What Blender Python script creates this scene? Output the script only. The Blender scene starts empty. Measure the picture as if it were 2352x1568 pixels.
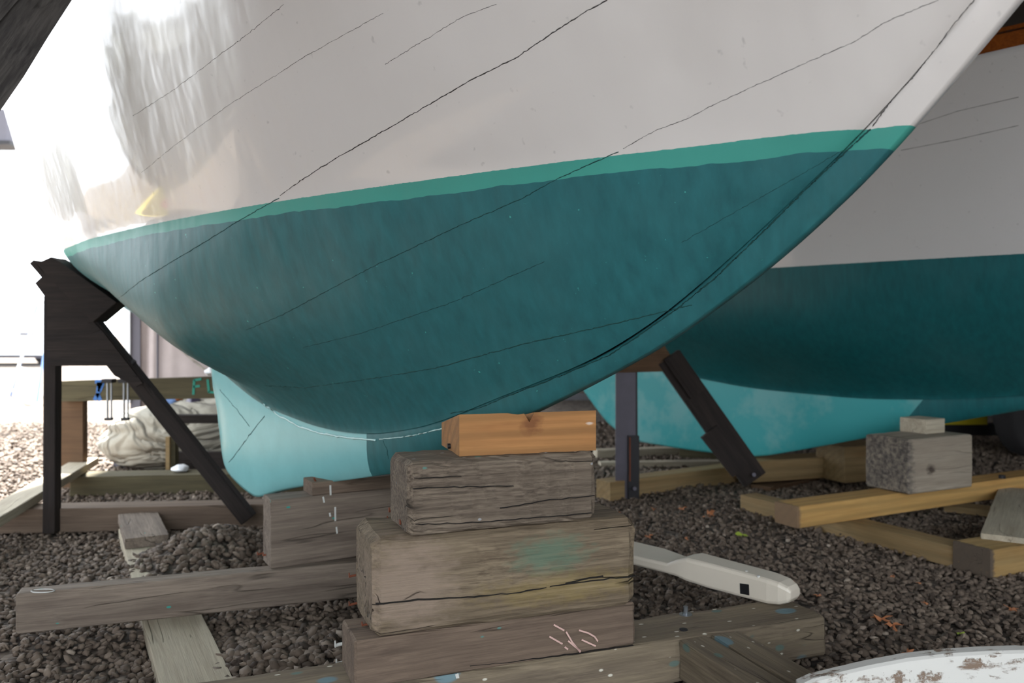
import bpy, bmesh, math, random
import numpy as np
from mathutils import Vector, Matrix
from mathutils.bvhtree import BVHTree
random.seed(7); RNG = np.random.default_rng(7)
S = bpy.context.scene; COL = S.collection
CAMZ = .83; F = 1900.; CX = 1176.; HY = 760.

# ---------------- camera, world, lights, exposure ----------------
cd = bpy.data.cameras.new('camera'); cam = bpy.data.objects.new('camera', cd); COL.objects.link(cam)
cam.location = (0, 0, CAMZ); cam.rotation_euler = (math.pi/2, 0, 0)
cd.sensor_width = 36; cd.lens = 36*F/2352; cd.shift_y = -24/2352; cd.clip_start = .05; cd.clip_end = 300
cd.dof.use_dof = True; cd.dof.focus_distance = 1.72; cd.dof.aperture_fstop = 4.0
S.camera = cam
W = bpy.data.worlds.new('world'); S.world = W; W.use_nodes = True
bg = W.node_tree.nodes['Background']; bg.inputs[0].default_value = (.88, .94, 1, 1); bg.inputs[1].default_value = 4.2
sd = bpy.data.lights.new('sun', 'SUN'); sd.energy = 30; sd.color = (1, .95, .87); sd.angle = math.radians(1.5)
sun = bpy.data.objects.new('sun', sd); COL.objects.link(sun); sun.rotation_euler = (math.radians(-34), math.radians(-19), 0)
sun.location = (-8, 8, 12)
S.view_settings.view_transform = 'Standard'; S.view_settings.look = 'None'
S.view_settings.exposure = 0.5; S.view_settings.gamma = 1; S.view_settings.use_curve_mapping = False

# ---------------- pixel helpers (2352x1568 frame) ----------------
def ray(px, py): return Vector(((px-CX)/F, 1, (HY-py)/F))
def at(px, py, D): return Vector((0, 0, CAMZ)) + ray(px, py)*D
def onz(px, py, z): r = ray(px, py); return Vector((0, 0, CAMZ)) + r*((z-CAMZ)/r.z)
def onpl(px, py, p, n):
    r = ray(px, py); o = Vector((0, 0, CAMZ)); return o + r*((Vector(p)-o).dot(n)/r.dot(n))

# ---------------- tagging ----------------
def tag(o, label=None, cat=None, group=None, kind=None):
    if label: o['label'] = label
    if cat: o['category'] = cat
    if group: o['group'] = group
    if kind: o['kind'] = kind
    return o
def mesh_obj(name, verts, faces, mat, parent=None, smooth=False, loc=None, rot=None):
    me = bpy.data.meshes.new(name); me.from_pydata([tuple(v) for v in verts], [], faces); me.update()
    bm = bmesh.new(); bm.from_mesh(me); bmesh.ops.recalc_face_normals(bm, faces=bm.faces); bm.to_mesh(me); bm.free()
    if smooth: me.polygons.foreach_set('use_smooth', [True]*len(me.polygons))
    o = bpy.data.objects.new(name, me); COL.objects.link(o)
    if mat: me.materials.append(mat)
    if loc is not None: o.location = loc
    if rot is not None: o.rotation_euler = rot
    if parent: o.parent = parent
    return o
def empty(name, loc, rz=0):
    o = bpy.data.objects.new(name, None); COL.objects.link(o); o.location = loc; o.rotation_euler = (0, 0, rz)
    o.empty_display_size = .05
    return o
def adopt(child, parent):
    bpy.context.view_layer.update()
    child.parent = parent; child.matrix_parent_inverse = parent.matrix_world.inverted(); return child

# ---------------- materials ----------------
class NT:
    def __init__(s, name):
        s.m = bpy.data.materials.new(name); s.m.use_nodes = True; s.t = s.m.node_tree; s.n = s.t.nodes
        s.b = s.n['Principled BSDF']
    def add(s, typ, **k):
        n = s.n.new(typ)
        for a, v in k.items():
            if hasattr(n, a): setattr(n, a, v)
            else: n.inputs[a.replace('_', ' ')].default_value = v
        return n
    def L(s, a, b): s.t.links.new(a, b)
    def coord(s, scale=(1, 1, 1), rnd=True, kind='Object'):
        tc = s.add('ShaderNodeTexCoord'); mp = s.add('ShaderNodeMapping'); mp.inputs['Scale'].default_value = scale
        if rnd:
            oi = s.add('ShaderNodeObjectInfo'); mm = s.add('ShaderNodeMath', operation='MULTIPLY'); mm.inputs[1].default_value = 37.
            s.L(oi.outputs['Random'], mm.inputs[0]); cb = s.add('ShaderNodeCombineXYZ')
            for i in range(3): s.L(mm.outputs[0], cb.inputs[i])
            s.L(cb.outputs[0], mp.inputs['Location'])
        s.L(tc.outputs[kind], mp.inputs['Vector']); return mp.outputs[0]
    def noise(s, vec, scale=1, detail=4, rough=.6, dist=0):
        n = s.add('ShaderNodeTexNoise'); n.inputs['Scale'].default_value = scale; n.inputs['Detail'].default_value = detail
        n.inputs['Roughness'].default_value = rough; n.inputs['Distortion'].default_value = dist
        if vec is not None: s.L(vec, n.inputs['Vector'])
        return n.outputs['Fac']
    def ramp(s, fac, stops):
        r = s.add('ShaderNodeValToRGB'); e = r.color_ramp.elements
        while len(e) < len(stops): e.new(.5)
        for i, (p, c) in enumerate(stops):
            e[i].position = p
            if not hasattr(c, '__len__'): c = (c, c, c)
            e[i].color = (*c[:3], 1)
        s.L(fac, r.inputs[0]); return r.outputs[0]
    def mix(s, fac, a, b, mode='MIX'):
        n = s.add('ShaderNodeMix', data_type='RGBA', blend_type=mode)
        if isinstance(fac, (int, float)): n.inputs[0].default_value = fac
        else: s.L(fac, n.inputs[0])
        for i, v in ((6, a), (7, b)):
            if isinstance(v, tuple): n.inputs[i].default_value = (*v[:3], 1)
            else: s.L(v, n.inputs[i])
        return n.outputs[2]
    def math(s, op, a, b=None, clamp=False):
        n = s.add('ShaderNodeMath', operation=op); n.use_clamp = clamp
        for i, v in enumerate((a, b)):
            if v is None: continue
            if isinstance(v, (int, float)): n.inputs[i].default_value = v
            else: s.L(v, n.inputs[i])
        return n.outputs[0]
    def bump(s, h, strength=.3, dist=.005):
        n = s.add('ShaderNodeBump'); n.inputs['Strength'].default_value = strength; n.inputs['Distance'].default_value = dist
        s.L(h, n.inputs['Height']); s.L(n.outputs[0], s.b.inputs['Normal'])
    def col(s, c):
        if isinstance(c, tuple): s.b.inputs['Base Color'].default_value = (*c[:3], 1)
        else: s.L(c, s.b.inputs['Base Color'])
    def rough(s, r): s.b.inputs['Roughness'].default_value = r
def srgb(r, g, b):
    f = lambda c: ((c/255+.055)/1.055)**2.4 if c > 10 else c/255/12.92
    return (f(r), f(g), f(b))
def plain(name, c, rough=.6, metal=0, var=.12, bump=.0):
    m = NT(name); v = m.coord((1, 1, 1)); f = m.noise(v, 14, 4)
    m.col(m.mix(f, tuple(x*(1-var) for x in c), tuple(min(1, x*(1+var)) for x in c)))
    m.rough(rough); m.b.inputs['Metallic'].default_value = metal
    if bump: m.bump(m.noise(v, 60, 5), bump, .003)
    return m.m
def wood(name, light, dark, grain=1., rings=0., specks=None, patches=(), cracks=.5, rough=.85, fine=.5, bump=.6):
    """streaks run along the local X axis; patches = (centre, radii, colour, strength) in local metres"""
    m = NT(name)
    v = m.coord((2.2, 26*grain, 26*grain)); n1 = m.noise(v, 1, 5, .6, .5)
    base = m.ramp(n1, [(.28, dark), (.72, light)])
    v2 = m.coord((5, 150*grain, 150*grain)); n2 = m.noise(v2, 1, 3, .7)
    base = m.mix(m.ramp(n2, [(.35, fine), (.62, 0.)]), base, tuple(x*.45 for x in dark))
    if rings:
        v3 = m.coord((.9, 9, 9)); w = m.add('ShaderNodeTexWave', wave_type='RINGS', rings_direction='X')
        w.inputs['Scale'].default_value = 1.1; w.inputs['Distortion'].default_value = 5; w.inputs['Detail'].default_value = 2
        w.inputs['Detail Scale'].default_value = .7
        m.L(v3, w.inputs['Vector']); base = m.mix(m.math('MULTIPLY', m.ramp(w.outputs['Fac'], [(.45, 0.), (.95, 1.)]), rings), base, tuple(x*.42 for x in light))
    vb = m.coord((1, 1, 1)); nb = m.noise(vb, 5, 4)
    base = m.mix(m.ramp(nb, [(.35, .45), (.65, 0.)]), base, tuple(x*.62 for x in light))
    hgt = m.math('MULTIPLY', n2, .6)
    if cracks:
        v4 = m.coord((1.1, 15, 15)); n4 = m.noise(v4, 1, 2, .5, .3); k = m.math('ABSOLUTE', m.math('SUBTRACT', n4, .5))
        line = m.ramp(k, [(.0, 1.), (.010, 0.)]); v5 = m.coord((1.5, 3, 3)); line = m.math('MULTIPLY', line, m.ramp(m.noise(v5, 2, 2), [(.5, 0.), (.56, 1.)]))
        base = m.mix(m.math('MULTIPLY', line, cracks), base, (.012, .01, .008)); hgt = m.math('SUBTRACT', hgt, m.math('MULTIPLY', line, 1.5))
    for (c, r, colr, st) in patches:
        tc = m.add('ShaderNodeTexCoord'); mp = m.add('ShaderNodeMapping')
        mp.inputs['Scale'].default_value = tuple(1/x for x in r); mp.inputs['Location'].default_value = tuple(-a/b for a, b in zip(c, r))
        m.L(tc.outputs['Object'], mp.inputs['Vector']); ln = m.add('ShaderNodeVectorMath', operation='LENGTH'); m.L(mp.outputs[0], ln.inputs[0])
        dd = m.math('ADD', ln.outputs['Value'], m.math('MULTIPLY', m.math('SUBTRACT', m.noise(m.coord((25, 60, 60)), 1, 4), .5), 1.6))
        base = m.mix(m.math('MULTIPLY', m.ramp(dd, [(.35, 1.), (1., 0.)]), st), base, colr)
    if specks:
        for i, (colr, th, sc) in enumerate(specks):
            vo = m.add('ShaderNodeTexVoronoi'); vo.inputs['Scale'].default_value = sc; m.L(m.coord((1+i*.13, 1.9, 1.9)), vo.inputs['Vector'])
            sp = m.ramp(vo.outputs['Distance'], [(.10+.06*i, 1.), (.16+.06*i, 0.)])
            sep = m.add('ShaderNodeSeparateColor'); m.L(vo.outputs['Color'], sep.inputs[0])
            sp = m.math('MULTIPLY', sp, m.math('LESS_THAN', sep.outputs[0], th))
            base = m.mix(sp, base, colr)
    m.col(base); m.rough(rough); m.bump(hgt, bump, .004)
    m.b.inputs['Specular IOR Level'].default_value = .25
    return m.m

GREY_L, GREY_D = srgb(150, 136, 122), srgb(92, 80, 72)
TEALP = srgb(60, 140, 130)
M = {}
M['weathered'] = wood('weathered_timber', GREY_L, GREY_D, specks=[(TEALP, .06, 22)])
M['mossy'] = wood('mossy_timber', srgb(146, 130, 108), srgb(96, 82, 66), fine=.75, cracks=.9, bump=1.,
    patches=[((.09, -.09, .135), (.11, .08, .05), srgb(86, 118, 100), .6), ((.12, -.09, .06), (.24, .08, .04), srgb(138, 120, 74), .5), ((-.22, -.09, .10), (.12, .3, .12), srgb(150, 132, 118), .6)])
M['ribbed'] = wood('ribbed_timber', srgb(140, 126, 110), srgb(88, 76, 66), grain=1.1, fine=.85, cracks=.9, specks=[(srgb(86, 140, 132), .25, 17), (srgb(150, 150, 150), .04, 34)])
M['flat_timber'] = wood('brown_timber', srgb(132, 114, 98), srgb(92, 78, 68), specks=[(srgb(90, 125, 118), .03, 26)])
M['speckled'] = wood('paint_speckled_timber', srgb(146, 132, 110), srgb(104, 92, 80), specks=[(srgb(205, 200, 185), .8, 22), (srgb(100, 116, 108), .4, 11), (srgb(110, 132, 138), .2, 7)])
M['pine'] = wood('new_pine', srgb(206, 158, 98), srgb(178, 124, 70), rings=.55, cracks=0, fine=.25, bump=.2, rough=.6)
M['pine_old'] = wood('yellowed_pine', srgb(170, 146, 106), srgb(134, 106, 70), rings=.4, cracks=.2, fine=.3, bump=.3, rough=.7)
M['pale_board'] = wood('pale_board', srgb(196, 186, 166), srgb(164, 152, 132), cracks=.3, fine=.3)
M['dark_wood'] = wood('dark_stained_wood', srgb(58, 50, 46), srgb(34, 30, 30), cracks=.3)
M['hull_dark'] = wood('black_weathered_plank', srgb(96, 92, 88), srgb(52, 50, 50), grain=.9, cracks=1., fine=.7, bump=1.)
M['brown_wood'] = wood('brown_plywood', srgb(108, 84, 62), srgb(84, 64, 48), cracks=.1, fine=.3)
M['green_wood'] = wood('greenish_treated_wood', srgb(100, 93, 70), srgb(74, 68, 52), cracks=.2, fine=.3)
M['grey_block'] = wood('grey_block_wood', srgb(170, 158, 142), srgb(136, 124, 110), cracks=.15, fine=.3,
    patches=[((-.07, -.11, .095), (.03, .05, .026), srgb(60, 50, 44), .9), ((-.25, 0, .1), (.09, .9, .9), srgb(70, 66, 64), .95)])
M['rust'] = plain('rusty_steel', srgb(120, 66, 44), .8, .3, .4)
M['steel'] = plain('zinc_steel', srgb(150, 155, 160), .35, .9)
M['black'] = plain('black_metal', srgb(34, 33, 36), .55, .4)
M['angle_iron'] = plain('painted_angle_iron', srgb(74, 70, 80), .5, .3, .25)
M['chalk'] = plain('pink_chalk', srgb(205, 170, 160), .9)
M['white_drip'] = plain('white_paint', srgb(200, 200, 195), .5)
M['teal_mark'] = plain('teal_paint', srgb(30, 140, 120), .5)
M['blue_mark'] = plain('blue_paint', srgb(40, 100, 170), .5)
M['varnish'] = wood('varnished_mahogany', srgb(150, 82, 32), srgb(92, 44, 18), cracks=0, fine=.5, rough=.15, bump=.05)
M['yellow'] = plain('yellow_paint', srgb(200, 180, 30), .5)
M['rubber'] = plain('tyre_rubber', srgb(38, 36, 37), .8, 0, .2, .4)
M['seam'] = plain('seam_crack', srgb(62, 58, 56), .9)
M['seam_teal'] = plain('teal_seam', srgb(20, 70, 68), .8)
M['crease_glint'] = plain('pale_crease_glint', srgb(190, 225, 222), .18)  # pale colour stands in for the highlight along the keel crease
M['orange_leaf'] = plain('orange_oak_leaf', srgb(178, 116, 76), .7, 0, .35)
M['green_leaf'] = plain('green_leaf', srgb(150, 170, 60), .6, 0, .3)
def canvas():
    m = NT('grey_canvas'); v = m.coord((2.2, 2.2, 5), False); n = m.noise(v, .8, 3, .5, 1.5); k = m.math('ABSOLUTE', m.math('SUBTRACT', n, .5))
    m.col(m.mix(m.noise(m.coord((1, 1, 1)), 9, 3), srgb(132, 127, 114), srgb(156, 151, 138))); m.rough(.85); m.bump(m.math('POWER', k, .6), 1., .12); return m.m
M['canvas'] = canvas()
M['fabric'] = plain('pinkish_grey_cover', srgb(158, 148, 146), .9)
M['dark_grey'] = plain('dark_grey_panel', srgb(86, 84, 92), .8)
M['white_thing'] = plain('outdoor_white', srgb(230, 232, 235), .5)
M['pale_blue'] = plain('pale_blue_aluminium', srgb(120, 150, 200), .4)

def paint_white(name, c, rough=.22, wave=.25):
    m = NT(name); v = m.coord((1, 1, 1), False); f = m.noise(v, 3, 4)
    base = m.mix(f, tuple(x*.95 for x in c), c)
    # faint dust spots
    sp = m.noise(v, 90, 2, .5); base = m.mix(m.ramp(sp, [(.70, 0.), (.76, .35)]), base, tuple(x*.55 for x in c))
    m.col(base); m.rough(rough); m.b.inputs['Coat Weight'].default_value = .5; m.b.inputs['Coat Roughness'].default_value = .06
    big = m.noise(m.coord((5, 5, 2.5), False), 1.0, 3, .55)
    fine = m.noise(m.coord((9, 9, 60), False), 1.2, 3)
    m.bump(m.math('ADD', m.math('MULTIPLY', big, 3.2), m.math('MULTIPLY', fine, .10)), wave, .012)
    return m.m
def paint_hull(name, zwl, zband, white, band, teal, rough=.24, wave=.25):
    """paint scheme by height on the hull: topside white, lighter band, antifouling; z is local height"""
    m = NT(name); tc = m.add('ShaderNodeTexCoord'); sx = m.add('ShaderNodeSeparateXYZ'); m.L(tc.outputs['Object'], sx.inputs[0])
    z = sx.outputs['Z']; v = m.coord((1, 1, 1), False)
    n = m.noise(v, 3, 4); wh = m.mix(n, tuple(x*.95 for x in white), white)
    sp = m.noise(v, 45, 2, .5); wh = m.mix(m.ramp(sp, [(.70, 0.), (.78, .5)]), wh, tuple(x*.6 for x in white))
    brush = m.noise(m.coord((8, 8, 1.2), False), 5, 5, .6); blotch = m.noise(v, 4, 4)
    te = m.mix(m.ramp(brush, [(.3, 0.), (.7, 1.)]), tuple(x*.82 for x in teal), tuple(x*1.2 for x in teal))
    te = m.mix(m.ramp(blotch, [(.45, 0.), (.7, .4)]), te, tuple(x*1.15+.02 for x in teal))
    sc = m.noise(v, 60, 3, .6); te = m.mix(m.ramp(sc, [(.72, 0.), (.77, .6)]), te, tuple(min(1, x*2.2) for x in band))
    bd = m.mix(n, tuple(x*.85 for x in band), tuple(x*1.12 for x in band))
    wob = m.math('MULTIPLY', m.math('SUBTRACT', m.noise(v, 7, 3), .5), .022)
    jag = m.math('MULTIPLY', m.math('SUBTRACT', m.noise(v, 70, 2), .5), .003)
    isb = m.math('GREATER_THAN', m.math('ADD', z, wob), zband)
    isw = m.math('GREATER_THAN', m.math('ADD', z, jag), zwl)
    c = m.mix(isb, te, bd); c = m.mix(isw, c, wh); m.col(c)
    m.L(m.math('SUBTRACT', .46, m.math('MULTIPLY', isw, .46-rough)), m.b.inputs['Roughness'])
    m.L(m.math('MULTIPLY', isw, .6), m.b.inputs['Coat Weight']); m.b.inputs['Coat Roughness'].default_value = .04
    big = m.noise(m.coord((5, 5, 2.5), False), 1.0, 3, .55); fine = m.noise(m.coord((30, 30, 30), False), 1.2, 4)
    h = m.math('ADD', m.math('MULTIPLY', big, 3.), m.math('MULTIPLY', fine, .16))
    m.bump(h, wave, .012)
    return m.m
WHITE = srgb(228, 222, 217)
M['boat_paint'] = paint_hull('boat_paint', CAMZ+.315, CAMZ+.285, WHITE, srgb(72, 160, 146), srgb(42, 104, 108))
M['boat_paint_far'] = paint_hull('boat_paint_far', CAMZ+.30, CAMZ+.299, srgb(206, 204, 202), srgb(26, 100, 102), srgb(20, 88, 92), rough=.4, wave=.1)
M['ballast'] = plain('pale_aqua_keel_paint', srgb(128, 192, 194), .27, 0, .10)
def faded_lit():  # lighter teal paints in daylight on the far keel; patches are fading
    m = NT('faded_lit_teal_keel'); v = m.coord((1, 1, 1), False); n = m.noise(v, 2.2, 5, .65)
    m.col(m.mix(m.ramp(n, [(.5, 0.), (.6, 1.)]), srgb(54, 150, 152), srgb(96, 160, 160))); m.rough(.5); return m.m
M['far_keel'] = faded_lit()
M['keel_patch'] = plain('faded_teal_primer', srgb(112, 150, 150), .7, 0, .3)
M['white_board'] = None

def chipped(name):
    m = NT(name); v = m.coord((3, 14, 14)); n = m.noise(v, 2.2, 6, .7)
    v2 = m.coord((1, 1, 1)); n2 = m.noise(v2, 30, 5, .7)
    mask = m.math('MULTIPLY', m.ramp(n, [(.52, 0.), (.58, 1.)]), m.ramp(n2, [(.48, 0.), (.55, 1.)]))
    m.col(m.mix(mask, srgb(214, 212, 206), srgb(128, 108, 92))); m.rough(.5); m.bump(m.math('MULTIPLY', mask, -1), .5, .003)
    return m.m
M['white_board'] = chipped('chipped_white_paint')
M['tiller'] = plain('cream_white_gloss', srgb(216, 206, 190), .35, 0, .04)

# ---------------- ground ----------------
MOUNDS = [(-1.08, 2.95, .20, .26, .12), (-.52, 2.02, .26, .24, .05), (-.9, 2.5, .5, .3, .02), (-1.7, 4.6, .3, .3, .05), (.75, 4.5, .35, .3, .04), (.35, 3.3, .5, .4, .02)]
def gz(x, y):
    z = 0*x
    for (a, b, sx, sy, h) in MOUNDS: z = z + h*np.exp(-((x-a)/sx)**2-((y-b)/sy)**2)
    return z + .006*np.sin(x*3.1+1)*np.cos(y*2.7)
def ground():
    xs = np.concatenate([np.linspace(-90, -4, 12), np.linspace(-3.9, 6, 150), np.linspace(6.5, 90, 10)])
    ys = np.concatenate([np.linspace(-60, .4, 8), np.linspace(.5, 9, 130), np.linspace(10, 140, 14)])
    X, Y = np.meshgrid(xs, ys, indexing='ij'); Z = gz(X, Y)-.006
    v = np.stack([X, Y, Z], -1).reshape(-1, 3); nx, ny = X.shape
    f = [(i*ny+j, (i+1)*ny+j, (i+1)*ny+j+1, i*ny+j+1) for i in range(nx-1) for j in range(ny-1)]
    m = NT('gravel_bed'); vo = m.add('ShaderNodeTexVoronoi'); vo.inputs['Scale'].default_value = 42; m.L(m.coord((1, 1, 1), False), vo.inputs['Vector'])
    sep = m.add('ShaderNodeSeparateColor'); m.L(vo.outputs['Color'], sep.inputs[0])
    c = m.ramp(sep.outputs[0], [(.0, srgb(52, 44, 38)), (.6, srgb(84, 74, 66)), (1., srgb(124, 112, 100))])
    m.col(c); m.rough(.95); m.bump(m.math('SUBTRACT', 1., vo.outputs['Distance']), 1., .012)
    o = mesh_obj('ground', v, f, m.m, smooth=True); tag(o, 'gravel yard ground running under the boats and out into the daylight', 'ground', kind='structure')
ground()

def gravel():
    # twelve-sided pebbles, many thousand, one object
    bm = bmesh.new(); bmesh.ops.create_icosphere(bm, subdivisions=1, radius=1); bv = np.array([v.co[:] for v in bm.verts]); bf = np.array([[v.index for v in f.verts] for f in bm.faces]); bm.free()
    P = []
    for (y0, y1, dens) in ((1.35, 3.0, 3300), (3.0, 4.6, 2300), (4.6, 7.5, 1100)):
        A = 0.66; x0 = -A*y1; x1 = A*y1; n = int((x1-x0)*(y1-y0)*dens)
        x = RNG.uniform(x0, x1, n); y = RNG.uniform(y0, y1, n); k = np.abs(x) < A*y+.05; P.append(np.stack([x[k], y[k]], 1))
    P = np.concatenate(P); n = len(P)
    sz = RNG.uniform(.007, .0125, n)*(1+(P[:, 1] > 4.6)*.3)
    m1 = np.exp(-((P[:, 0]+1.08)/.3)**2-((P[:, 1]-2.95)/.35)**2)+np.exp(-((P[:, 0]+.55)/.3)**2-((P[:, 1]-2.05)/.3)**2)
    sz *= 1+.5*m1
    sc = sz[:, None]*RNG.uniform(.7, 1.3, (n, 3)); sc[:, 2] *= .6
    yaw = RNG.uniform(0, 6.28, n); tl = RNG.normal(0, .35, (n, 2))
    V = bv[None]*RNG.uniform(.82, 1.15, (n, len(bv), 1))*sc[:, None, :]
    c, s = np.cos(yaw)[:, None], np.sin(yaw)[:, None]
    x = V[..., 0]*c-V[..., 1]*s; y = V[..., 0]*s+V[..., 1]*c; z = V[..., 2]+x*tl[:, :1]+y*tl[:, 1:]
    zz = gz(P[:, 0], P[:, 1])+RNG.uniform(-.004, .006, n)
    V = np.stack([x+P[:, :1], y+P[:, 1:], z+zz[:, None]], -1).reshape(-1, 3)
    Fc = (bf[None]+(np.arange(n)*len(bv))[:, None, None]).reshape(-1, 3)
    me = bpy.data.meshes.new('gravel'); me.vertices.add(len(V)); me.vertices.foreach_set('co', V.ravel().astype(np.float32))
    me.loops.add(Fc.size); me.loops.foreach_set('vertex_index', Fc.ravel().astype(np.int32))
    me.polygons.add(len(Fc)); me.polygons.foreach_set('loop_start', np.arange(0, Fc.size, 3, dtype=np.int32)); me.polygons.foreach_set('loop_total', np.full(len(Fc), 3, dtype=np.int32))
    me.update(); 
    a = me.attributes.new('tone', 'FLOAT', 'POINT'); tone = np.repeat(np.clip(RNG.normal(.42, .2, n), 0, 1), len(bv)); a.data.foreach_set('value', tone.astype(np.float32))
    m = NT('pebbles'); at_ = m.add('ShaderNodeAttribute', attribute_name='tone')
    c = m.ramp(at_.outputs['Fac'], [(0., srgb(62, 51, 43)), (.45, srgb(102, 88, 76)), (.8, srgb(130, 115, 101)), (1., srgb(166, 152, 138))])
    m.col(c); m.rough(.8); m.bump(m.noise(m.coord((1, 1, 1), False), 220, 3), .4, .002)
    me.materials.append(m.m); o = bpy.data.objects.new('gravel', me); COL.objects.link(o)
    tag(o, 'loose grey brown gravel pebbles covering the yard floor', 'gravel', kind='stuff')
gravel()

# ---------------- shed shell ----------------
def boxm(name, p0, p1, mat, parent=None):
    (a, b, c), (d, e, f) = p0, p1
    v = [(a, b, c), (d, b, c), (d, e, c), (a, e, c), (a, b, f), (d, b, f), (d, e, f), (a, e, f)]
    return mesh_obj(name, v, [(0, 1, 2, 3), (4, 5, 6, 7), (0, 1, 5, 4), (1, 2, 6, 5), (2, 3, 7, 6), (3, 0, 4, 7)], mat, parent)
M['roof'] = plain('dark_roof_boards', srgb(84, 80, 76), .9)
M['wall'] = plain('grey_shed_wall', srgb(104, 106, 110), .9)
tag(boxm('ceiling', (-3.1, -2.6, 2.9), (8.2, 10.2, 3.05), M['roof']), 'low dark shed roof over the boats', 'ceiling', kind='structure')
tag(boxm('wall_right', (8.0, -5.2, -.02), (8.2, 10.2, 2.9), M['wall']), 'grey shed wall on the right', 'wall', kind='structure')
tag(boxm('wall_back', (-.6, 10.0, -.02), (8.0, 10.2, 2.9), M['wall']), 'grey shed wall behind the boats', 'wall', kind='structure')
tag(boxm('blocker_wall_left', (-3.25, -5.2, -.02), (-3.1, 2.5, 2.9), M['wall']), 'unseen grey wall added on the left to hold back daylight', 'wall', kind='structure')  # added out of view to block daylight and bright reflections on the hull
tag(boxm('blocker_wall_front', (3.4, -5.2, -.02), (8.0, -5.0, 2.9), M['wall']), 'unseen grey wall added behind the viewer to limit daylight', 'wall', kind='structure')  # added out of view to narrow the front opening and dim the inside

# ---------------- beams ----------------
def beam_mesh(L, Wd, H, r=.004, seg=8, jit=0., ends=None):
    """rounded rectangular bar, length on X centred, base at z=0"""
    pts = []; nc = 3
    for (cx, cz, a0) in ((Wd/2-r, H-r, 0), (-Wd/2+r, H-r, 90), (-Wd/2+r, r, 180), (Wd/2-r, r, 270)):
        for k in range(nc+1):
            a = math.radians(a0+90*k/nc); pts.append((cx+r*math.cos(a), cz+r*math.sin(a)))
    # extra midpoints so weathering can move the faces
    full = []
    for i in range(len(pts)):
        a = pts[i]; b = pts[(i+1) % len(pts)]; full.append(a)
        if math.dist(a, b) > .03: full += [((a[0]*(1-t)+b[0]*t), (a[1]*(1-t)+b[1]*t)) for t in (.33, .67)]
    n = len(full); xs = [-L/2, -L/2+r*.8]+[-L/2+r*.8+(L-1.6*r)*k/seg for k in range(1, seg)]+[L/2-r*.8, L/2]
    v = []; rnd = random.Random(int(L*9999)+int(H*7777))
    offs = [[rnd.gauss(0, jit) for _ in full] for _ in xs]
    for i, x in enumerate(xs):
        k = 1 if 0 < i < len(xs)-1 else 0
        for j, (y, z) in enumerate(full):
            sh = 1 if k else (1-1.1*r/max(Wd, H))
            yy = y*sh; zz = H/2+(z-H/2)*sh; o = offs[i][j]
            v.append((x+(rnd.gauss(0, jit*.6) if jit else 0), yy+o*(1 if y > 0 else -1), max(zz+o*.5, 0.) if z > H*.1 else zz))
    f = [(i*n+j, i*n+(j+1) % n, (i+1)*n+(j+1) % n, (i+1)*n+j) for i in range(len(xs)-1) for j in range(n)]
    f += [tuple(range(n-1, -1, -1)), tuple(range((len(xs)-1)*n, len(xs)*n))]
    return v, f
def beam(name, corner, yaw, L, Wd, H, mat, label=None, cat='timber', group=None, r=.004, jit=0., seg=8, z=None, pitch=0., parent=None):
    """corner: front-left-bottom corner in the world; yaw in degrees, length runs right, width runs away"""
    c = Vector((corner[0], corner[1], z if z is not None else corner[2])); a = math.radians(yaw)
    ctr = c + Vector((math.cos(a), math.sin(a), 0))*L/2 + Vector((-math.sin(a), math.cos(a), 0))*Wd/2
    v, f = beam_mesh(L, Wd, H, r, seg, jit)
    o = mesh_obj(name, v, f, mat); o.location = ctr; o.rotation_euler = (0, pitch, a)
    if label: tag(o, label, cat, group)
    return o
def beam2(name, pa, pb, Wd, H, mat, **k):
    """pa, pb: world ends of the front bottom edge (same height)"""
    pa = Vector(pa); pb = Vector(pb); d = pb-pa
    return beam(name, pa, math.degrees(math.atan2(d.y, d.x)), Vector((d.x, d.y, 0)).length, Wd, H, mat, **k)
def bar(name, p, q, w, h, mat, parent=None, up=(0, 0, 1), r=.002):
    """rectangular bar between two points: w sideways, h along up"""
    p = Vector(p); q = Vector(q); x = (q-p).normalized(); y = Vector(up).cross(x)
    if y.length < 1e-4: y = Vector((0, 1, 0)).cross(x)
    y.normalize(); zz = x.cross(y); L = (q-p).length
    v, f = beam_mesh(L, w, h, min(r, w/3, h/3), 2); v = [(a, b, c-h/2) for a, b, c in v]
    o = mesh_obj(name, v, f, mat); mt = Matrix((x, y, zz)).transposed().to_4x4(); mt.translation = (p+q)/2; o.matrix_world = mt
    if parent: adopt(o, parent)
    return o
def rod(name, p, q, r, mat, parent=None, n=10, r2=None):
    p = Vector(p); q = Vector(q); x = (q-p).normalized(); a = x.orthogonal().normalized(); b = x.cross(a); r2 = r2 or r
    c = p.copy(); v = []
    for (pt, rr) in ((p, r), (q, r2)):
        for k in range(n): t = 2*math.pi*k/n; v.append(pt-c+(a*math.cos(t)+b*math.sin(t))*rr)
    f = [(k, (k+1) % n, n+(k+1) % n, n+k) for k in range(n)]+[tuple(range(n)), tuple(range(n, 2*n))]
    o = mesh_obj(name, v, f, mat); o.location = c
    if parent: adopt(o, parent)
    return o
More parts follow.
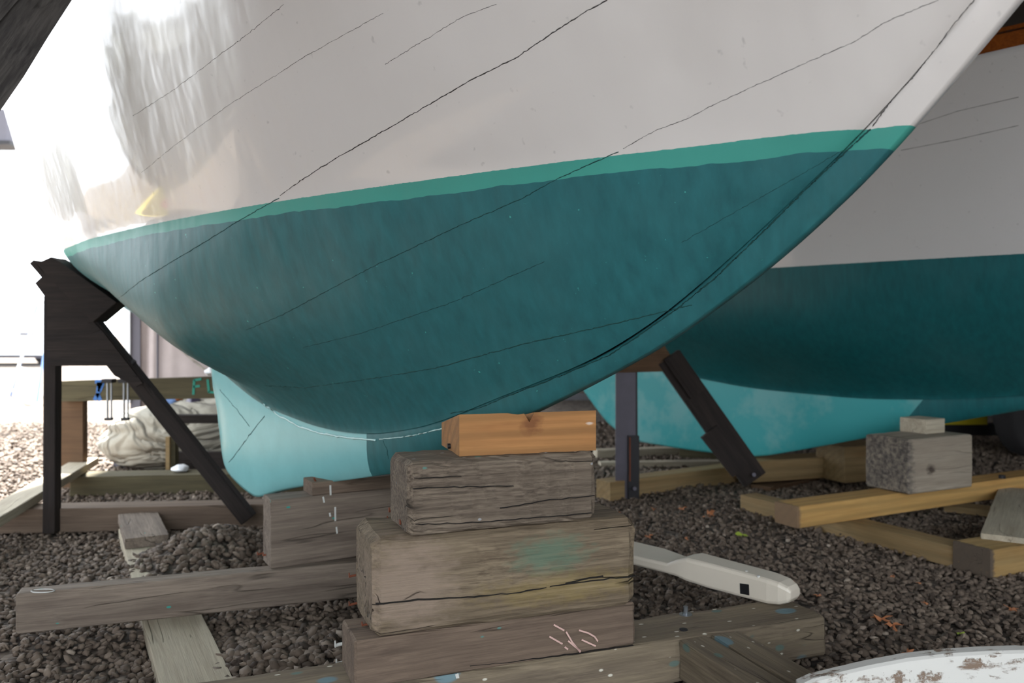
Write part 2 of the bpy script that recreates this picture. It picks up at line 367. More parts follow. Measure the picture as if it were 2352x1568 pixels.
def tube(name, pts, r, mat, parent=None, n=6, wob=0.):
    pts = [Vector(p) for p in pts]; v = []; o0 = pts[0].copy()
    for i, p in enumerate(pts):
        d = (pts[min(i+1, len(pts)-1)]-pts[max(i-1, 0)]).normalized(); a = d.orthogonal().normalized(); b = d.cross(a)
        rr = r*(1+random.uniform(-wob, wob))
        for k in range(n): t = 2*math.pi*k/n; v.append(p-o0+(a*math.cos(t)+b*math.sin(t))*rr)
    f = [(i*n+k, i*n+(k+1) % n, (i+1)*n+(k+1) % n, (i+1)*n+k) for i in range(len(pts)-1) for k in range(n)]+[tuple(range(n)), tuple(range(len(v)-n, len(v)))]
    o = mesh_obj(name, v, f, mat, smooth=True); o.location = o0
    if parent: adopt(o, parent)
    return o
def strokes(name, lines, w, pl, n, mat, parent, th=.0012, back=.5):
    """flat brush or chalk strokes on a plane: one mesh, lines in pixels"""
    n = Vector(n).normalized(); v = []; f = []
    for L in lines:
        P = [onpl(x, y, pl, n) for x, y in L]
        for a, b in zip(P, P[1:]):
            d = (b-a).normalized(); s = d.cross(n).normalized()*w/2; a_ = a-d*w*.2; b_ = b+d*w*.2; k = len(v)
            q = [a_-s, a_+s, b_+s, b_-s]; v += [x-n*th*back for x in q]+[x+n*th for x in q]
            f += [(k+i, k+(i+1) % 4, k+4+(i+1) % 4, k+4+i) for i in range(4)]+[(k, k+1, k+2, k+3), (k+4, k+5, k+6, k+7)]
    o = mesh_obj(name, v, f, mat); adopt(o, parent); return o

# ================= BOAT HULLS =================
def hull(root, P0, d, n, ws, wb, rs, rz, os_, oz, rpair, par, zt, s0, s1, mat, zw, bo=.016, S_=150, V_=70, broot=(.03, .06), ballast=None):
    hc0, hc1, p0, p1, fl, sref = par
    s = np.linspace(s0, s1, S_); zr = np.interp(s, rs, rz); bw = np.interp(s, ws, wb)
    k = np.ones(7)/7
    sm = lambda a: np.convolve(np.pad(a, 3, 'reflect', reflect_type='odd'), k, 'valid')
    zr = sm(zr); bw = np.maximum(sm(bw), 0)
    q = np.clip(s/sref, 0, 1); hc = hc0+(hc1-hc0)*q; p = p0+(p1-p0)*q
    br = broot[0]+(broot[1]-broot[0])*np.clip(s/1.4, 0, 1)
    v = (np.linspace(0, 1, V_)**1.3)[None]; z = zr[:, None]+(zt-zr[:, None])*v; h = z-zr[:, None]
    hw = np.maximum(zw-zr, .12); g = 1-np.exp(-np.power(np.maximum(h, 0)/hc[:, None], p[:, None])); gw = 1-np.exp(-np.power(hw/hc, p))
    Bm = (bw-br)/gw; Bref = np.interp(.3, s, bw)-np.interp(.3, s, br); Bref /= np.interp(.3, s, gw)
    Bm = np.maximum(np.where(s < .3, Bref, Bm), -br*.8)
    b = br[:, None]+Bm[:, None]*g+fl*np.maximum(z-zw, 0)*np.clip(h/.4, 0, 1)
    b = np.maximum(b, .002)
    V = []; Fc = []
    def grid(sgn):
        o = len(V)
        for i in range(S_):
            for j in range(V_):
                V.append((P0[0]+d[0]*s[i]+n[0]*b[i, j]*sgn, P0[1]+d[1]*s[i]+n[1]*b[i, j]*sgn, z[i, j]+CAMZ))
        for i in range(S_-1):
            for j in range(V_-1): Fc.append((o+i*V_+j, o+(i+1)*V_+j, o+(i+1)*V_+j+1, o+i*V_+j+1))
        return o
    a = grid(1); c = grid(-1)
    for i in range(S_-1): Fc.append((a+i*V_+V_-1, a+(i+1)*V_+V_-1, c+(i+1)*V_+V_-1, c+i*V_+V_-1))
    e = (S_-1)*V_
    for j in range(V_-1): Fc.append((a+e+j, a+e+j+1, c+e+j+1, c+e+j)); Fc.append((a+j, a+j+1, c+j+1, c+j))
    o = mesh_obj('hull_planking', V, Fc, mat, smooth=True)
    bvh = BVHTree.FromPolygons([Vector(x) for x in V], Fc)
    # backbone: stem, keel and fin between the rabbet line and the outer profile
    T = np.linspace(0, 1, 110); tp = np.linspace(0, 1, len(rpair))
    R = np.array([x[0] for x in rpair]); O = np.array([x[1] for x in rpair]); Th = np.array([x[2] for x in rpair])
    Rs, Rz = np.interp(T, tp, R[:, 0]), np.interp(T, tp, R[:, 1]); Os, Oz = np.interp(T, tp, O[:, 0]), np.interp(T, tp, O[:, 1])
    tr, tm, to = [np.interp(T, tp, Th[:, i]) for i in range(3)]
    k5 = np.ones(5)/5; s5 = lambda a: np.concatenate([a[:2], np.convolve(a, k5, 'valid'), a[-2:]])
    Rs, Rz, Os, Oz = map(s5, (Rs, Rz, Os, Oz))
    V2 = []; F2 = []; ring = []
    for u in (-.12, 0, .15, .35, .6, .85, .97, 1.0): ring.append((u, 1))
    ring += [(1.0, 0)]+[(u, -1) for u, _ in reversed(ring)]
    m_ = len(ring)
    for i in range(len(T)):
        for (u, sg) in ring:
            uu = u; ss = Rs[i]+(Os[i]-Rs[i])*uu; zz = Rz[i]+(Oz[i]-Rz[i])*uu
            w = np.interp(u, [-.12, 0, .5, .9, 1.0], [tr[i]*.9, tr[i], tm[i], to[i]*1.0, to[i]*.72])
            V2.append((P0[0]+d[0]*ss+n[0]*w*sg, P0[1]+d[1]*ss+n[1]*w*sg, zz+CAMZ))
    for i in range(len(T)-1):
        for j in range(m_-1): F2.append((i*m_+j, i*m_+j+1, (i+1)*m_+j+1, (i+1)*m_+j))
        F2.append((i*m_+m_-1, i*m_, (i+1)*m_, (i+1)*m_+m_-1))
    F2 += [tuple(range(m_)), tuple(range((len(T)-1)*m_, len(T)*m_))]
    kb = mesh_obj('stem_and_keel', V2, F2, mat, smooth=True)
    bvh2 = BVHTree.FromPolygons([Vector(x) for x in V2], [f for f in F2 if len(f) < 5])
    if ballast:
        kb.data.materials.append(ballast[1])
        for p_ in kb.data.polygons:
            c_ = np.array([p_.center[0], p_.center[1]])-P0
            if c_.dot(d) > ballast[0]: p_.material_index = 1
    for x in (o, kb):
        if root: adopt(x, root)
    return o, kb, bvh, bvh2
def on_hull(px, py, bvhs, off=.0):
    o = Vector((0, 0, CAMZ)); r = ray(px, py).normalized(); best = None
    for b in bvhs:
        h = b.ray_cast(o, r)
        if h[0] is not None and (best is None or h[3] < best[3]): best = h
    if best is None: return None
    nrm = best[1] if best[1].dot(r) < 0 else -best[1]
    return best[0]+nrm*off, nrm

d1 = np.array([-.682, .731]); n1 = np.array([-.731, -.682]); P1 = np.array([.616, 1.273])
root1 = empty('wooden_sailboat', (P1[0]+d1[0]*1.9, P1[1]+d1[1]*1.9, CAMZ-.5))
tag(root1, 'large white-sided wooden sailboat with teal bottom in the foreground, resting on stacked timber', 'boat')
WS = [-1.1, 0, .2237, .424, .628, .855, 1.216, 1.57, 2.008, 2.571, 3.057, 3.6, 4.3]
WB = [0, 0, .0976, .165, .218, .268, .341, .393, .432, .445, .402, .205, .0]
RS = [-1.05, -.75, -.098, -.015, .051, .1, .167, .281, .335, .493, .581, .715, .987, 1.13, 1.408, 1.662, 2.023, 2.183, 2.7, 3.4, 4.2]
RZ = [1.5, 1.18, .472, .379, .320, .279, .231, .142, .095, 0, -.049, -.093, -.182, -.235, -.285, -.29, -.25, -.208, -.031, .104, .306]
t0, t1 = (.03, .024, .014), (.055, .05, .035)
PAIR = [((-1.05, 1.5), (-1.11, 1.5), t0), ((-.75, 1.18), (-.81, 1.18), t0), ((-.42, .82), (-.475, .82), t0), ((-.098, .472), (-.148, .467), t0), ((-.02, .385), (-.075, .39), t0), ((.051, .320), (-.003, .315), t0),
        ((.1, .279), (.055, .26), t0), ((.167, .231), (.11, .212), t0), ((.281, .142), (.225, .122), t0), ((.4, .055), (.35, .042), t0), ((.493, 0), (.465, -.027), t0),
        ((.6, -.055), (.575, -.078), t0), ((.715, -.093), (.70, -.133), (.034, .028, .018)), ((.85, -.137), (.84, -.19), (.04, .032, .02)), ((.987, -.182), (.97, -.245), (.045, .036, .022)),
        ((1.13, -.235), (1.12, -.31), (.05, .042, .026)), ((1.3, -.27), (1.28, -.37), (.055, .046, .03)), ((1.42, -.287), (1.412, -.40), t1), ((1.55, -.29), (1.66, -.45), t1), ((1.662, -.29), (1.902, -.50), t1),
        ((1.85, -.275), (2.08, -.545), t1), ((2.023, -.25), (2.15, -.572), t1), ((2.1, -.23), (2.22, -.565), t1), ((2.2, -.20), (2.34, -.535), t1), ((2.28, -.17), (2.42, -.50), t1),
        ((2.36, -.14), (2.485, -.40), (.055, .05, .02)), ((2.43, -.11), (2.51, -.27), (.055, .05, .02)), ((2.5, -.08), (2.535, -.13), (.05, .04, .02))]
h1, k1, bv1, bv1k = hull(root1, P1, d1, n1, WS, WB, RS, RZ, None, None, PAIR, (.718, .16, .617, 1.829, .262, 2.0), 1.5, -1.03, 4.4, M['boat_paint'], .315, ballast=(1.43, M['ballast']))
h1.name = 'hull_planking'
def seam(root, px, mat, r=.0011, bvhs=(bv1, bv1k), name='plank_seam', step=6, jit=.6, off=0.):
    pts = []
    for (a, b) in zip(px, px[1:]):
        m_ = max(2, int(math.dist(a, b)/step))
        for k in range(m_):
            t = k/m_; h = on_hull(a[0]+(b[0]-a[0])*t+random.gauss(0, jit), a[1]+(b[1]-a[1])*t+random.gauss(0, jit), bvhs, off)
            if h: pts.append(h[0])
    # break where it jumps
    if len(pts) > 2: return tube(name, pts, r, mat, root, 5, .35)
SW = M['seam']; ST = M['seam_teal']
seam(root1, [(1395, 0), (1340, 30), (1270, 75), (1190, 130), (1075, 187), (1045, 205), (900, 290), (760, 370), (690, 415), (640, 452)], SW, .0010)
seam(root1, [(2155, 0), (2035, 50), (1965, 95), (1860, 140), (1760, 185), (1640, 240), (1580, 272), (1500, 302), (1425, 345)], SW, .0005)
seam(root1, [(2238, 0), (2195, 50), (2150, 110), (2100, 175), (2060, 215), (2015, 275), (2000, 296)], SW, .0009)
seam(root1, [(650, 12), (560, 85), (400, 205), (300, 270)], SW, .0005)
seam(root1, [(880, 30), (700, 130), (520, 245), (400, 335), (320, 400)], SW, .0004)
seam(root1, [(1140, 10), (1060, 40), (880, 150)], SW, .0004)
seam(root1, [(2000, 296), (1930, 360), (1840, 445), (1740, 545), (1640, 640), (1560, 705), (1480, 762), (1400, 815), (1290, 862), (1190, 900), (1100, 937), (1030, 950)], ST, .0014)
seam(root1, [(1420, 348), (1280, 410), (1200, 455), (1050, 520), (850, 615), (650, 722), (560, 760)], ST, .0009)
seam(root1, [(640, 455), (560, 500), (430, 580), (330, 640), (265, 690)], ST, .0010)
seam(root1, [(1250, 600), (1050, 690), (830, 765), (690, 800)], ST, .0008)
seam(root1, [(1590, 700), (1400, 745), (1200, 790), (1000, 845), (860, 868), (700, 890), (600, 885)], ST, .0012)
seam(root1, [(1935, 345), (1880, 378), (1700, 480), (1560, 560)], ST, .0005)
seam(root1, [(604, 925), (640, 953), (690, 980), (740, 995), (800, 1005), (870, 1010)], M['crease_glint'], .0030, name='crease_highlight', off=.002)  # thin pale tubes draw the broken highlight in the crease
seam(root1, [(872, 1009), (950, 1000), (1010, 985), (1080, 968)], M['crease_glint'], .0016, name='crease_highlight', off=.0)
seam(root1, [(608, 955), (580, 990), (535, 1050), (522, 1068)], ST, .0014)
seam(root1, [(505, 895), (540, 935), (578, 985)], ST, .0010)
seam(root1, [(880, 1012), (890, 1035), (893, 1060)], ST, .0012)

# ---- second boat, same lines, farther back on the right ----
P2 = np.array([3.109, 2.60])
root2 = empty('wooden_sailboat', (1.336, 4.5, CAMZ-.69))
tag(root2, 'second sailboat with varnished rail and teal bottom, behind the large one on the right', 'boat')
PAIR2 = [((-.8, 1.1), (-.86, 1.1), t0), ((-.4, .75), (-.46, .75), t0), ((0, .31), (-.06, .3), t0), ((.4, .02), (.36, -.03), t0), ((.8, -.15), (.78, -.2), t0), ((1.2, -.26), (1.25, -.32), (.04, .036, .025)),
         ((1.6, -.31), (1.7, -.44), t1), ((2.0, -.33), (2.2, -.58), t1), ((2.3, -.33), (2.6, -.687), t1), ((2.6, -.31), (3.0, -.69), t1), ((2.9, -.28), (3.35, -.68), t1), ((3.1, -.25), (3.5, -.66), t1), ((3.3, -.22), (3.65, -.58), t1), ((3.6, -.16), (3.88, -.36), t1), ((4.0, -.05), (4.05, -.14), t1)]
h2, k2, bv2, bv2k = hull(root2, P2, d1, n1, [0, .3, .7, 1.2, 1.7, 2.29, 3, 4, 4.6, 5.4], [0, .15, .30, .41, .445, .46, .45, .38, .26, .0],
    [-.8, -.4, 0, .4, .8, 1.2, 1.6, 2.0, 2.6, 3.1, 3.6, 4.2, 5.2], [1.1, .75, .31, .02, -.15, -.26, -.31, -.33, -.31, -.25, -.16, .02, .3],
    None, None, PAIR2, (.6, .22, .7, 1.5, .16, 2.0), 1.05, -.75, 5.3, M['boat_paint_far'], .30, ballast=(1.75, M['far_keel']))  # lighter aft keel stands for daylight reaching it
# rubbing rail and coaming
def rail(name, zc, wd, ht, inset, mat):
    pts = []
    s = np.linspace(-.5, 4.8, 40); bt = np.interp(s, [-.8, 0, .7, 1.2, 2.3, 3, 4, 5.3], [.03, .33, .50, .55, .58, .57, .50, .2])-inset
    V = []; f = []
    for i in range(40):
        for (a, b) in ((0, 0), (wd, 0), (wd, ht), (0, ht)):
            q = bt[i]-wd+a; V.append((P2[0]+d1[0]*s[i]+n1[0]*q, P2[1]+d1[1]*s[i]+n1[1]*q, CAMZ+zc+b))
    for i in range(39):
        for j in range(4): f.append((i*4+j, i*4+(j+1) % 4, (i+1)*4+(j+1) % 4, (i+1)*4+j))
    f += [(0, 1, 2, 3), (156, 157, 158, 159)]
    o = mesh_obj(name, V, f, mat); adopt(o, root2); return o
rail('rubbing_rail', 1.035, .06, .085, -.02, M['varnish'])
rail('toe_rail', 1.150, .03, .016, .05, M['varnish'])
seam(root2, [(2110, 285), (2200, 255), (2352, 220)], SW, .001, (bv2,), step=12, jit=0)
seam(root2, [(2070, 345), (2200, 320), (2352, 285)], SW, .001, (bv2,), step=12, jit=0)

# ---- third hull, only a pale patch seen beyond ----
root3 = empty('wooden_sailboat', (.9, 7.2, 0))
tag(root3, 'pale grey boat hull farthest back, glimpsed between the two teal keels', 'boat')
def blob_hull():
    V = []; f = []; nS, nV = 40, 20
    for i in range(nS):
        u = -1+2*i/(nS-1); w = .62*(1-abs(u)**2.4)+.01
        for j in range(nV):
            a = math.pi*j/(nV-1); V.append((u*1.9, -math.cos(a)*w, -math.sin(a)**.8*(.62*(1-abs(u)**3)+.01)))
    for i in range(nS-1):
        for j in range(nV-1): f.append((i*nV+j, i*nV+j+1, (i+1)*nV+j+1, (i+1)*nV+j))
    for i in range(nS-1): f.append((i*nV, (i+1)*nV, (i+1)*nV+nV-1, i*nV+nV-1))
    o = mesh_obj('hull_planking', V, f, M['grey_hull'], smooth=True); o.location = (.65, 7.2, .92); o.rotation_euler = (0, 0, math.radians(-47)); adopt(o, root3)
M['grey_hull'] = plain('pinkish_grey_hull', srgb(188, 176, 172), .5)
blob_hull()
for dx in (-.7, .7):
    bx = boxm('keel_support', (.65+dx*.68-.08, 7.2-dx*.73-.08, 0), (.65+dx*.68+.08, 7.2-dx*.73+.08, .38), M['brown_wood']); adopt(bx, root3)

# ---- dark hull at the upper left, hanging edge of another boat ----
def dark_hull():
    root = empty('black_planked_boat', at(0, 0, 1.7)); tag(root, 'dark weathered planked boat bottom hanging into the upper left corner', 'boat')
    NP = 7
    # edge curve in the picture corner, each plank a strip stepping up and left
    A = [at(215, -80, 2.05), at(165, 0, 1.95), at(110, 85, 1.86), at(55, 175, 1.78), at(0, 255, 1.70), at(-50, 325, 1.62), at(-140, 420, 1.5)]
    out = Vector((-.62, -.25, .50))
    for k in range(NP):
        V = []; f = []
        for i, p in enumerate(A):
            sp = 1+.12*i; a = p+out*(k*.085*sp)+Vector((0, -.012*k*k*.3, .0)); b = p+out*((k+1)*.085*sp+.008); nn = Vector((.45, -.8, -.35)).normalized()
            for (q, t) in ((a, .0), (b, -.006), (b, -.03), (a, -.024)): V.append(q+nn*t-A[3])
        m = len(A)
        for i in range(m-1):
            for j in range(4): f.append((i*4+j, i*4+(j+1) % 4, (i+1)*4+(j+1) % 4, (i+1)*4+j))
        f += [(0, 1, 2, 3), (4*m-4, 4*m-3, 4*m-2, 4*m-1)]
        dirv = (A[0]-A[-1]).normalized(); yv = out.cross(dirv).normalized(); zv = dirv.cross(yv); mt = Matrix((dirv, yv, zv)).transposed()
        inv = mt.inverted(); o = mesh_obj('plank', [inv @ x for x in V], f, M['hull_dark']); w = mt.to_4x4(); w.translation = A[3]; o.matrix_world = w; adopt(o, root)
dark_hull()

# ================= FRONT KEEL STACK =================
ZA = .12
def line_front(x): return 1.757+.388*x     # front face line of the ground beam
yw = math.degrees(math.atan(.388))
x0 = -.95
g = beam('ground_beam', (x0, line_front(x0), .02), yw, (.785-x0)/math.cos(math.radians(yw)), .16, .10, M['speckled'], 'paint-flecked grey beam on the gravel carrying the front timber stack', 'timber', r=.012, jit=.002, seg=30)
p = onz(1575, 1412, ZA)
hb = rod('bolt', (p.x, p.y, ZA-.01), (p.x, p.y, ZA+.022), .006, M['steel'], g); rod('washer', (p.x, p.y, ZA-.001), (p.x, p.y, ZA+.003), .016, M['steel'], g, 14)
p = onz(1570, 1447, ZA); rod('bolt', (p.x, p.y, ZA-.01), (p.x, p.y, ZA+.003), .010, M['black'], g)
t4 = beam2('flat_timber', onz(815, 1585, .12), onz(1458, 1480, .12), .135, .097, M['flat_timber'], label='brown flat timber with pink chalk strokes, lowest in the front stack', cat='timber', r=.006, jit=.0008, seg=16)
nf = Vector((math.sin(math.radians(20.5)), -math.cos(math.radians(20.5)), 0))
pf = (onz(815, 1585, .12)+onz(1458, 1480, .12))/2
cr = lambda u, v: (760+u/2.42, 920+v/2.42)
for cl_ in ([[cr(1240, 1245), cr(1295, 1275)], [cr(1308, 1285), cr(1340, 1340), cr(1385, 1395)], [cr(1215, 1310), cr(1250, 1330), cr(1285, 1350)], [cr(1320, 1335), cr(1385, 1390)],
    [cr(1380, 1275), cr(1430, 1290), cr(1465, 1310), cr(1482, 1335)], [cr(1395, 1328), cr(1470, 1362)], [cr(1300, 1368), cr(1316, 1380)]],): 
    for c_ in cl_: strokes('chalk_mark', [c_], .0035, pf, nf, M['chalk'], t4)
strokes('paint_fleck', [[cr(700, 1520), cr(708, 1560)]], .007, pf+Vector((0, 0, -.1))+nf*.002, nf, M['white_drip'], g)
t3 = beam2('square_timber', onz(856, 1470, .217), onz(1461, 1392, .217), .205, .2, M['mossy'], label='large worn square timber with green paint smudge, the biggest in the front stack', cat='timber', r=.022, jit=.0016, seg=14)
t2 = beam2('square_timber', onz(938, 1234, .417), onz(1368, 1193, .417), .155, .150, M['ribbed'], label='grey ribbed timber with teal flecks under the new pine block', cat='timber', r=.014, jit=.0016, seg=20)
M['crack'] = plain('dark_crack', srgb(30, 26, 22), 1.)
pf3 = onz(856, 1470, .217)+nf*.0035; pf2 = onz(938, 1234, .417)+nf*.0024
def crack(px, w, pl, o):
    P = []
    for a_, b_ in zip(px, px[1:]):
        m_ = max(1, int(math.dist(a_, b_)/14))
        for k in range(m_): P.append((a_[0]+(b_[0]-a_[0])*k/m_, a_[1]+(b_[1]-a_[1])*k/m_+random.gauss(0, .7)))
    strokes('crack', [P+[px[-1]]], w, pl, nf, M['crack'], o, .0004, 12)
crack([(864, 1387), (960, 1378), (1060, 1372), (1180, 1362), (1300, 1341), (1460, 1322)], .0022, pf3, t3)
crack([(1300, 1340), (1340, 1330), (1385, 1323)], .003, pf3, t3)
crack([(950, 1122), (1060, 1118), (1180, 1116)], .0012, pf2, t2)
crack([(952, 1098), (1060, 1094)], .0008, pf2, t2)
crack([(1150, 1168), (1250, 1150), (1366, 1138)], .0010, pf2, t2)
crack([(955, 1204), (1100, 1200), (1360, 1178)], .0010, pf2, t2)
crack([(1080, 1528), (1180, 1520), (1330, 1500), (1455, 1482)], .0012, pf+nf*.0008, t4)
# nails in the end faces
def nails(pts, o, p_end, n_end, mat=M['rust'], ln=.005, r=.0028):
    for (x, y) in pts:
        q = onpl(x, y, p_end, n_end); dr = Vector(n_end).normalized(); rod('nail', q-dr*.02, q+dr*ln+Vector((0, 0, -.003)), r, mat, o, 8); rod('nail', q+dr*ln, q+dr*(ln+.002), r*2.0, mat, o, 8)
ne = Vector((-math.cos(math.radians(20)), -math.sin(math.radians(20)), 0))
nails([(900, 1170), (896, 1190), (925, 1198)], t2, onz(938, 1234, .415), ne)
nails([(808, 1320), (808, 1385), (838, 1432)], t3, onz(856, 1470, .217), ne)
nails([(775, 1478), (778, 1520)], t4, onz(815, 1585, .12), ne, M['white_drip'], .004, .004)
# new pine wedge block
def wedge():
    bl = onz(1055, 1048, .567); brr = onz(1369, 1034, .567); dd = (brr-bl); dd.z = 0; L = dd.length; yaw = math.atan2(dd.y, dd.x)
    y_ = Vector((-math.sin(yaw), math.cos(yaw), 0)); W_ = .18; hf, hb_ = .088, .052; N = 26
    V = []; f = []; tp = []
    for i in range(N+1):
        x = -L/2+L*i/N; u = i/N
        dent = .006*math.exp(-((u-.50)/.025)**2)*0+(.022*math.exp(-((u-.497)/.014)**2)) + .004*math.exp(-((u-.42)/.05)**2)
        for (yy, zz) in ((-W_/2, 0), (W_/2, 0), (W_/2, hb_), (-W_/2+.05, hb_+(hf-hb_)*.72), (-W_/2, hf-dent)):
            V.append((x, yy, zz))
    for i in range(N):
        for j in range(5): f.append((i*5+j, i*5+(j+1) % 5, (i+1)*5+(j+1) % 5, (i+1)*5+j))
    f += [(0, 1, 2, 3, 4), tuple(N*5+k for k in range(5))]
    o = mesh_obj('pine_block', V, f, M['pine_block']); o.location = bl+dd/2+y_*W_/2; o.rotation_euler = (0, 0, yaw)
    tag(o, 'new pine wedge block with a dark knot, topmost of the front stack under the bow', 'block')
    n_ = Vector((-math.cos(yaw), -math.sin(yaw), 0)); q = onpl(1034, 1024, bl, n_)
    rod('bolt', q-n_*.01, q+n_*.006, .006, M['black'], o, 10)
    return o
M['pine_block'] = wood('new_pine_block', srgb(190, 138, 84), srgb(156, 104, 60), rings=.6, cracks=0, fine=.3, bump=.15, rough=.6,
    patches=[((.005, -.09, .062), (.030, .03, .026), srgb(120, 76, 44), .95), ((.14, -.09, .06), (.012, .02, .004), srgb(220, 210, 200), .6)])
wedge()
# two boards running toward the viewer from the ground beam
for i, (off, lab) in enumerate(((-.006, 'left one of two paint-spotted boards butted against the ground beam'), (.081, 'right one of two paint-spotted boards butted against the ground beam'))):
    a = math.radians(yw); xx = .39+off*math.cos(a); yy = line_front(.39)+off*math.sin(a)-.001
    c = Vector((xx, yy, .03))+Vector((math.sin(a), -math.cos(a), 0))*.75
    b_ = beam('sleeper_board', c, yw+90-0., .748, .075, .09, M['speckled'], lab, 'board', r=.004, jit=.0008, seg=12)
    b_.location += Vector((math.cos(a), math.sin(a), 0))*.075

# ================= LEFT CRADLE =================
pA, pB = onz(36, 1458, .04), onz(620, 1395, .04); dA = (pB-pA).normalized()
bA = beam('cradle_beam', pA, math.degrees(math.atan2(dA.y, dA.x)), 1.35, .06, .106, M['weathered'], 'long grey beam on edge with silvery paint on its left end, crossing the left foreground', 'timber', r=.007, jit=.001, seg=24)
q = onz(98, 1357, .146)
ring_ = tube('paint_ring', [(q.x+.03*math.cos(t), q.y+.014*math.sin(t), .1465) for t in np.linspace(0, 6.28, 20)], .0016, M['white_drip'], bA, 5)
cA = onz(366, 1568, .04); cD = Vector((-.21, .39, 0)).normalized()
def flat_board(name, p_near, dirv, L, w, z0, th, mat, label, **k):
    """flat board: p_near is the near left corner"""
    a = math.degrees(math.atan2(dirv.y, dirv.x)); perp = Vector((dirv.y, -dirv.x, 0))
    o = beam(name, Vector((p_near.x, p_near.y, z0))+perp*w, a, L, w, th, mat, label, k.get('cat', 'board'), r=.003, jit=.0006, seg=14)
    return o
flat_board('sleeper_board', cA-cD*.3, cD, 1.95, .15, .002, .038, M['pale_board'], 'pale flat board lying on the gravel under the long left beam')
cB = onz(287, 1237, .078); flat_board('board_offcut', cB, cD, .46, .148, .0405, .037, M['weathered'], 'short grey offcut with two nail heads lying on the pale flat board')
bB = beam2('cradle_beam', onz(-260, 1232, .0), onz(583, 1213, .0), .12, .10, M['flat_timber'], label='pale-topped beam behind the gravel mound, second one back on the left', r=.004, jit=.0008)
bB.scale = (1.25, 1, 1)
bC = beam2('cradle_beam', onz(160, 1141, .0), onz(760, 1128, .0), .17, .10, M['green_wood'], label='darker greenish beam farthest back on the left, in front of the canvas bundle', r=.004, jit=.0008)
pdg = onz(0, 1190, .14); dg = (onz(228, 1050, .14)-pdg); dgl = dg.length; dg.normalize()
flat_board('long_board', pdg-dg*.5-Vector((.115, .02, 0)), dg, dgl+.5, .11, .101, .039, M['pale_board'], 'long sunlit board running diagonally across the beams at the left edge')
# block at its far end
q = onz(220, 1055, 0.1); tag(boxm('end_block', (q.x-.07, q.y+.35, 0), (q.x+.03, q.y+.45, .19), M['dark_grey']), 'small dark square block beyond the end of the sunlit board', 'block')

# keel block pile
pS = onz(622, 1306, .147); dS = (onz(799, 1292, .147)-pS).normalized(); yS = 29.; dS = Vector((math.cos(math.radians(yS)), math.sin(math.radians(yS)), 0))
s1 = beam('keel_timber', pS, yS, .50, .10, .197, M['keel_timber'] if 'keel_timber' in M else M['weathered'], 'upright-set brown grey timber with white paint drips below the fin keel', r=.004, jit=.0006)
s2 = beam('keel_board', pS+dS*.12+Vector((0, 0, .1975)), yS, .38, .10, .04, M['flat_timber'], 'thin board lying on the timber below the fin keel', 'board', r=.003)
c4 = lambda u, v: (480+u/2.958, 820+v/2.958)
nS = Vector((dS.y, -dS.x, 0))
for dl in ([c4(857, 1020), c4(858, 1110)], [c4(865, 1155), c4(870, 1195)], [c4(775, 950), c4(782, 985)], [c4(820, 1060), c4(824, 1080)]): strokes('paint_drip', [dl], .005, pS, nS, M['white_drip'], s1)
strokes('paint_drip', [[c4(824, 872), c4(826, 935)]], .005, pS, nS, M['white_drip'], s2)
nails([(597, 1270), (610, 1272)], s1, pS, Vector((-dS.x, -dS.y, 0)), ln=.006)
q = onz(722, 1108, .385); rod('nail', (q.x, q.y+.03, .378), (q.x-.006, q.y+.02, .395), .003, M['rust'], s2)
# hidden support really carrying the keel
kc = P1+d1*2.05
kb_ = beam('keel_block', (kc[0]-.1, kc[1]-.02, 0), 20, .2, .14, .252, M['weathered'], 'squat timber block standing behind the drip-stained timber under the fin keel', 'block', r=.01)
kb_.location = (kc[0]+.17, kc[1]-.10, 0)

# ================= LEFT STAND =================
DL = 3.36
rs_ = empty('boat_stand', at(120, 1218, DL)); tag(rs_, 'dark wooden boat stand with slanted brace and pad under the bilge, at the left', 'boat stand')
def poly(name, pts, th, mat, parent, D=DL):
    V = [at(x, y, D) for x, y in pts]; n_ = len(V); c = V[0].copy(); V2 = [v-c for v in V]+[v-c+Vector((0, th, 0)) for v in V]
    f = [tuple(range(n_)), tuple(range(2*n_-1, n_-1, -1))]+[(i, (i+1) % n_, n_+(i+1) % n_, n_+i) for i in range(n_)]
    o = mesh_obj(name, V2, f, mat); o.location = c; adopt(o, parent); return o
bar('post', at(119, 1222, DL+.03), at(122, 680, DL+.03), .05, .05, M['dark_wood'], rs_, up=(0, 1, 0), r=.003)
bar('brace', at(135, 645, DL+.035), at(572, 1192, DL+.035), .05, .062, M['dark_wood'], rs_, up=(.6, 0, .8), r=.003)
poly('gusset', [(80, 650), (104, 628), (235, 760), (328, 880), (312, 888), (262, 862), (245, 840), (107, 840), (108, 688)], .022, M['dark_wood'], rs_)
bar('top_plank', at(88, 603, DL+.06), at(325, 878, DL+.06), .10, .022, M['dark_wood'], rs_, up=(.75, 0, .65), r=.002)
poly('pad', [(84, 601), (95, 600), (117, 590), (140, 603), (267, 694), (213, 739), (103, 628)], .11, M['dark_wood'], rs_, DL-.02)
rod('wing_nut', at(296, 842, DL+.02), at(310, 828, DL+.02), .010, M['black'], rs_, 8)

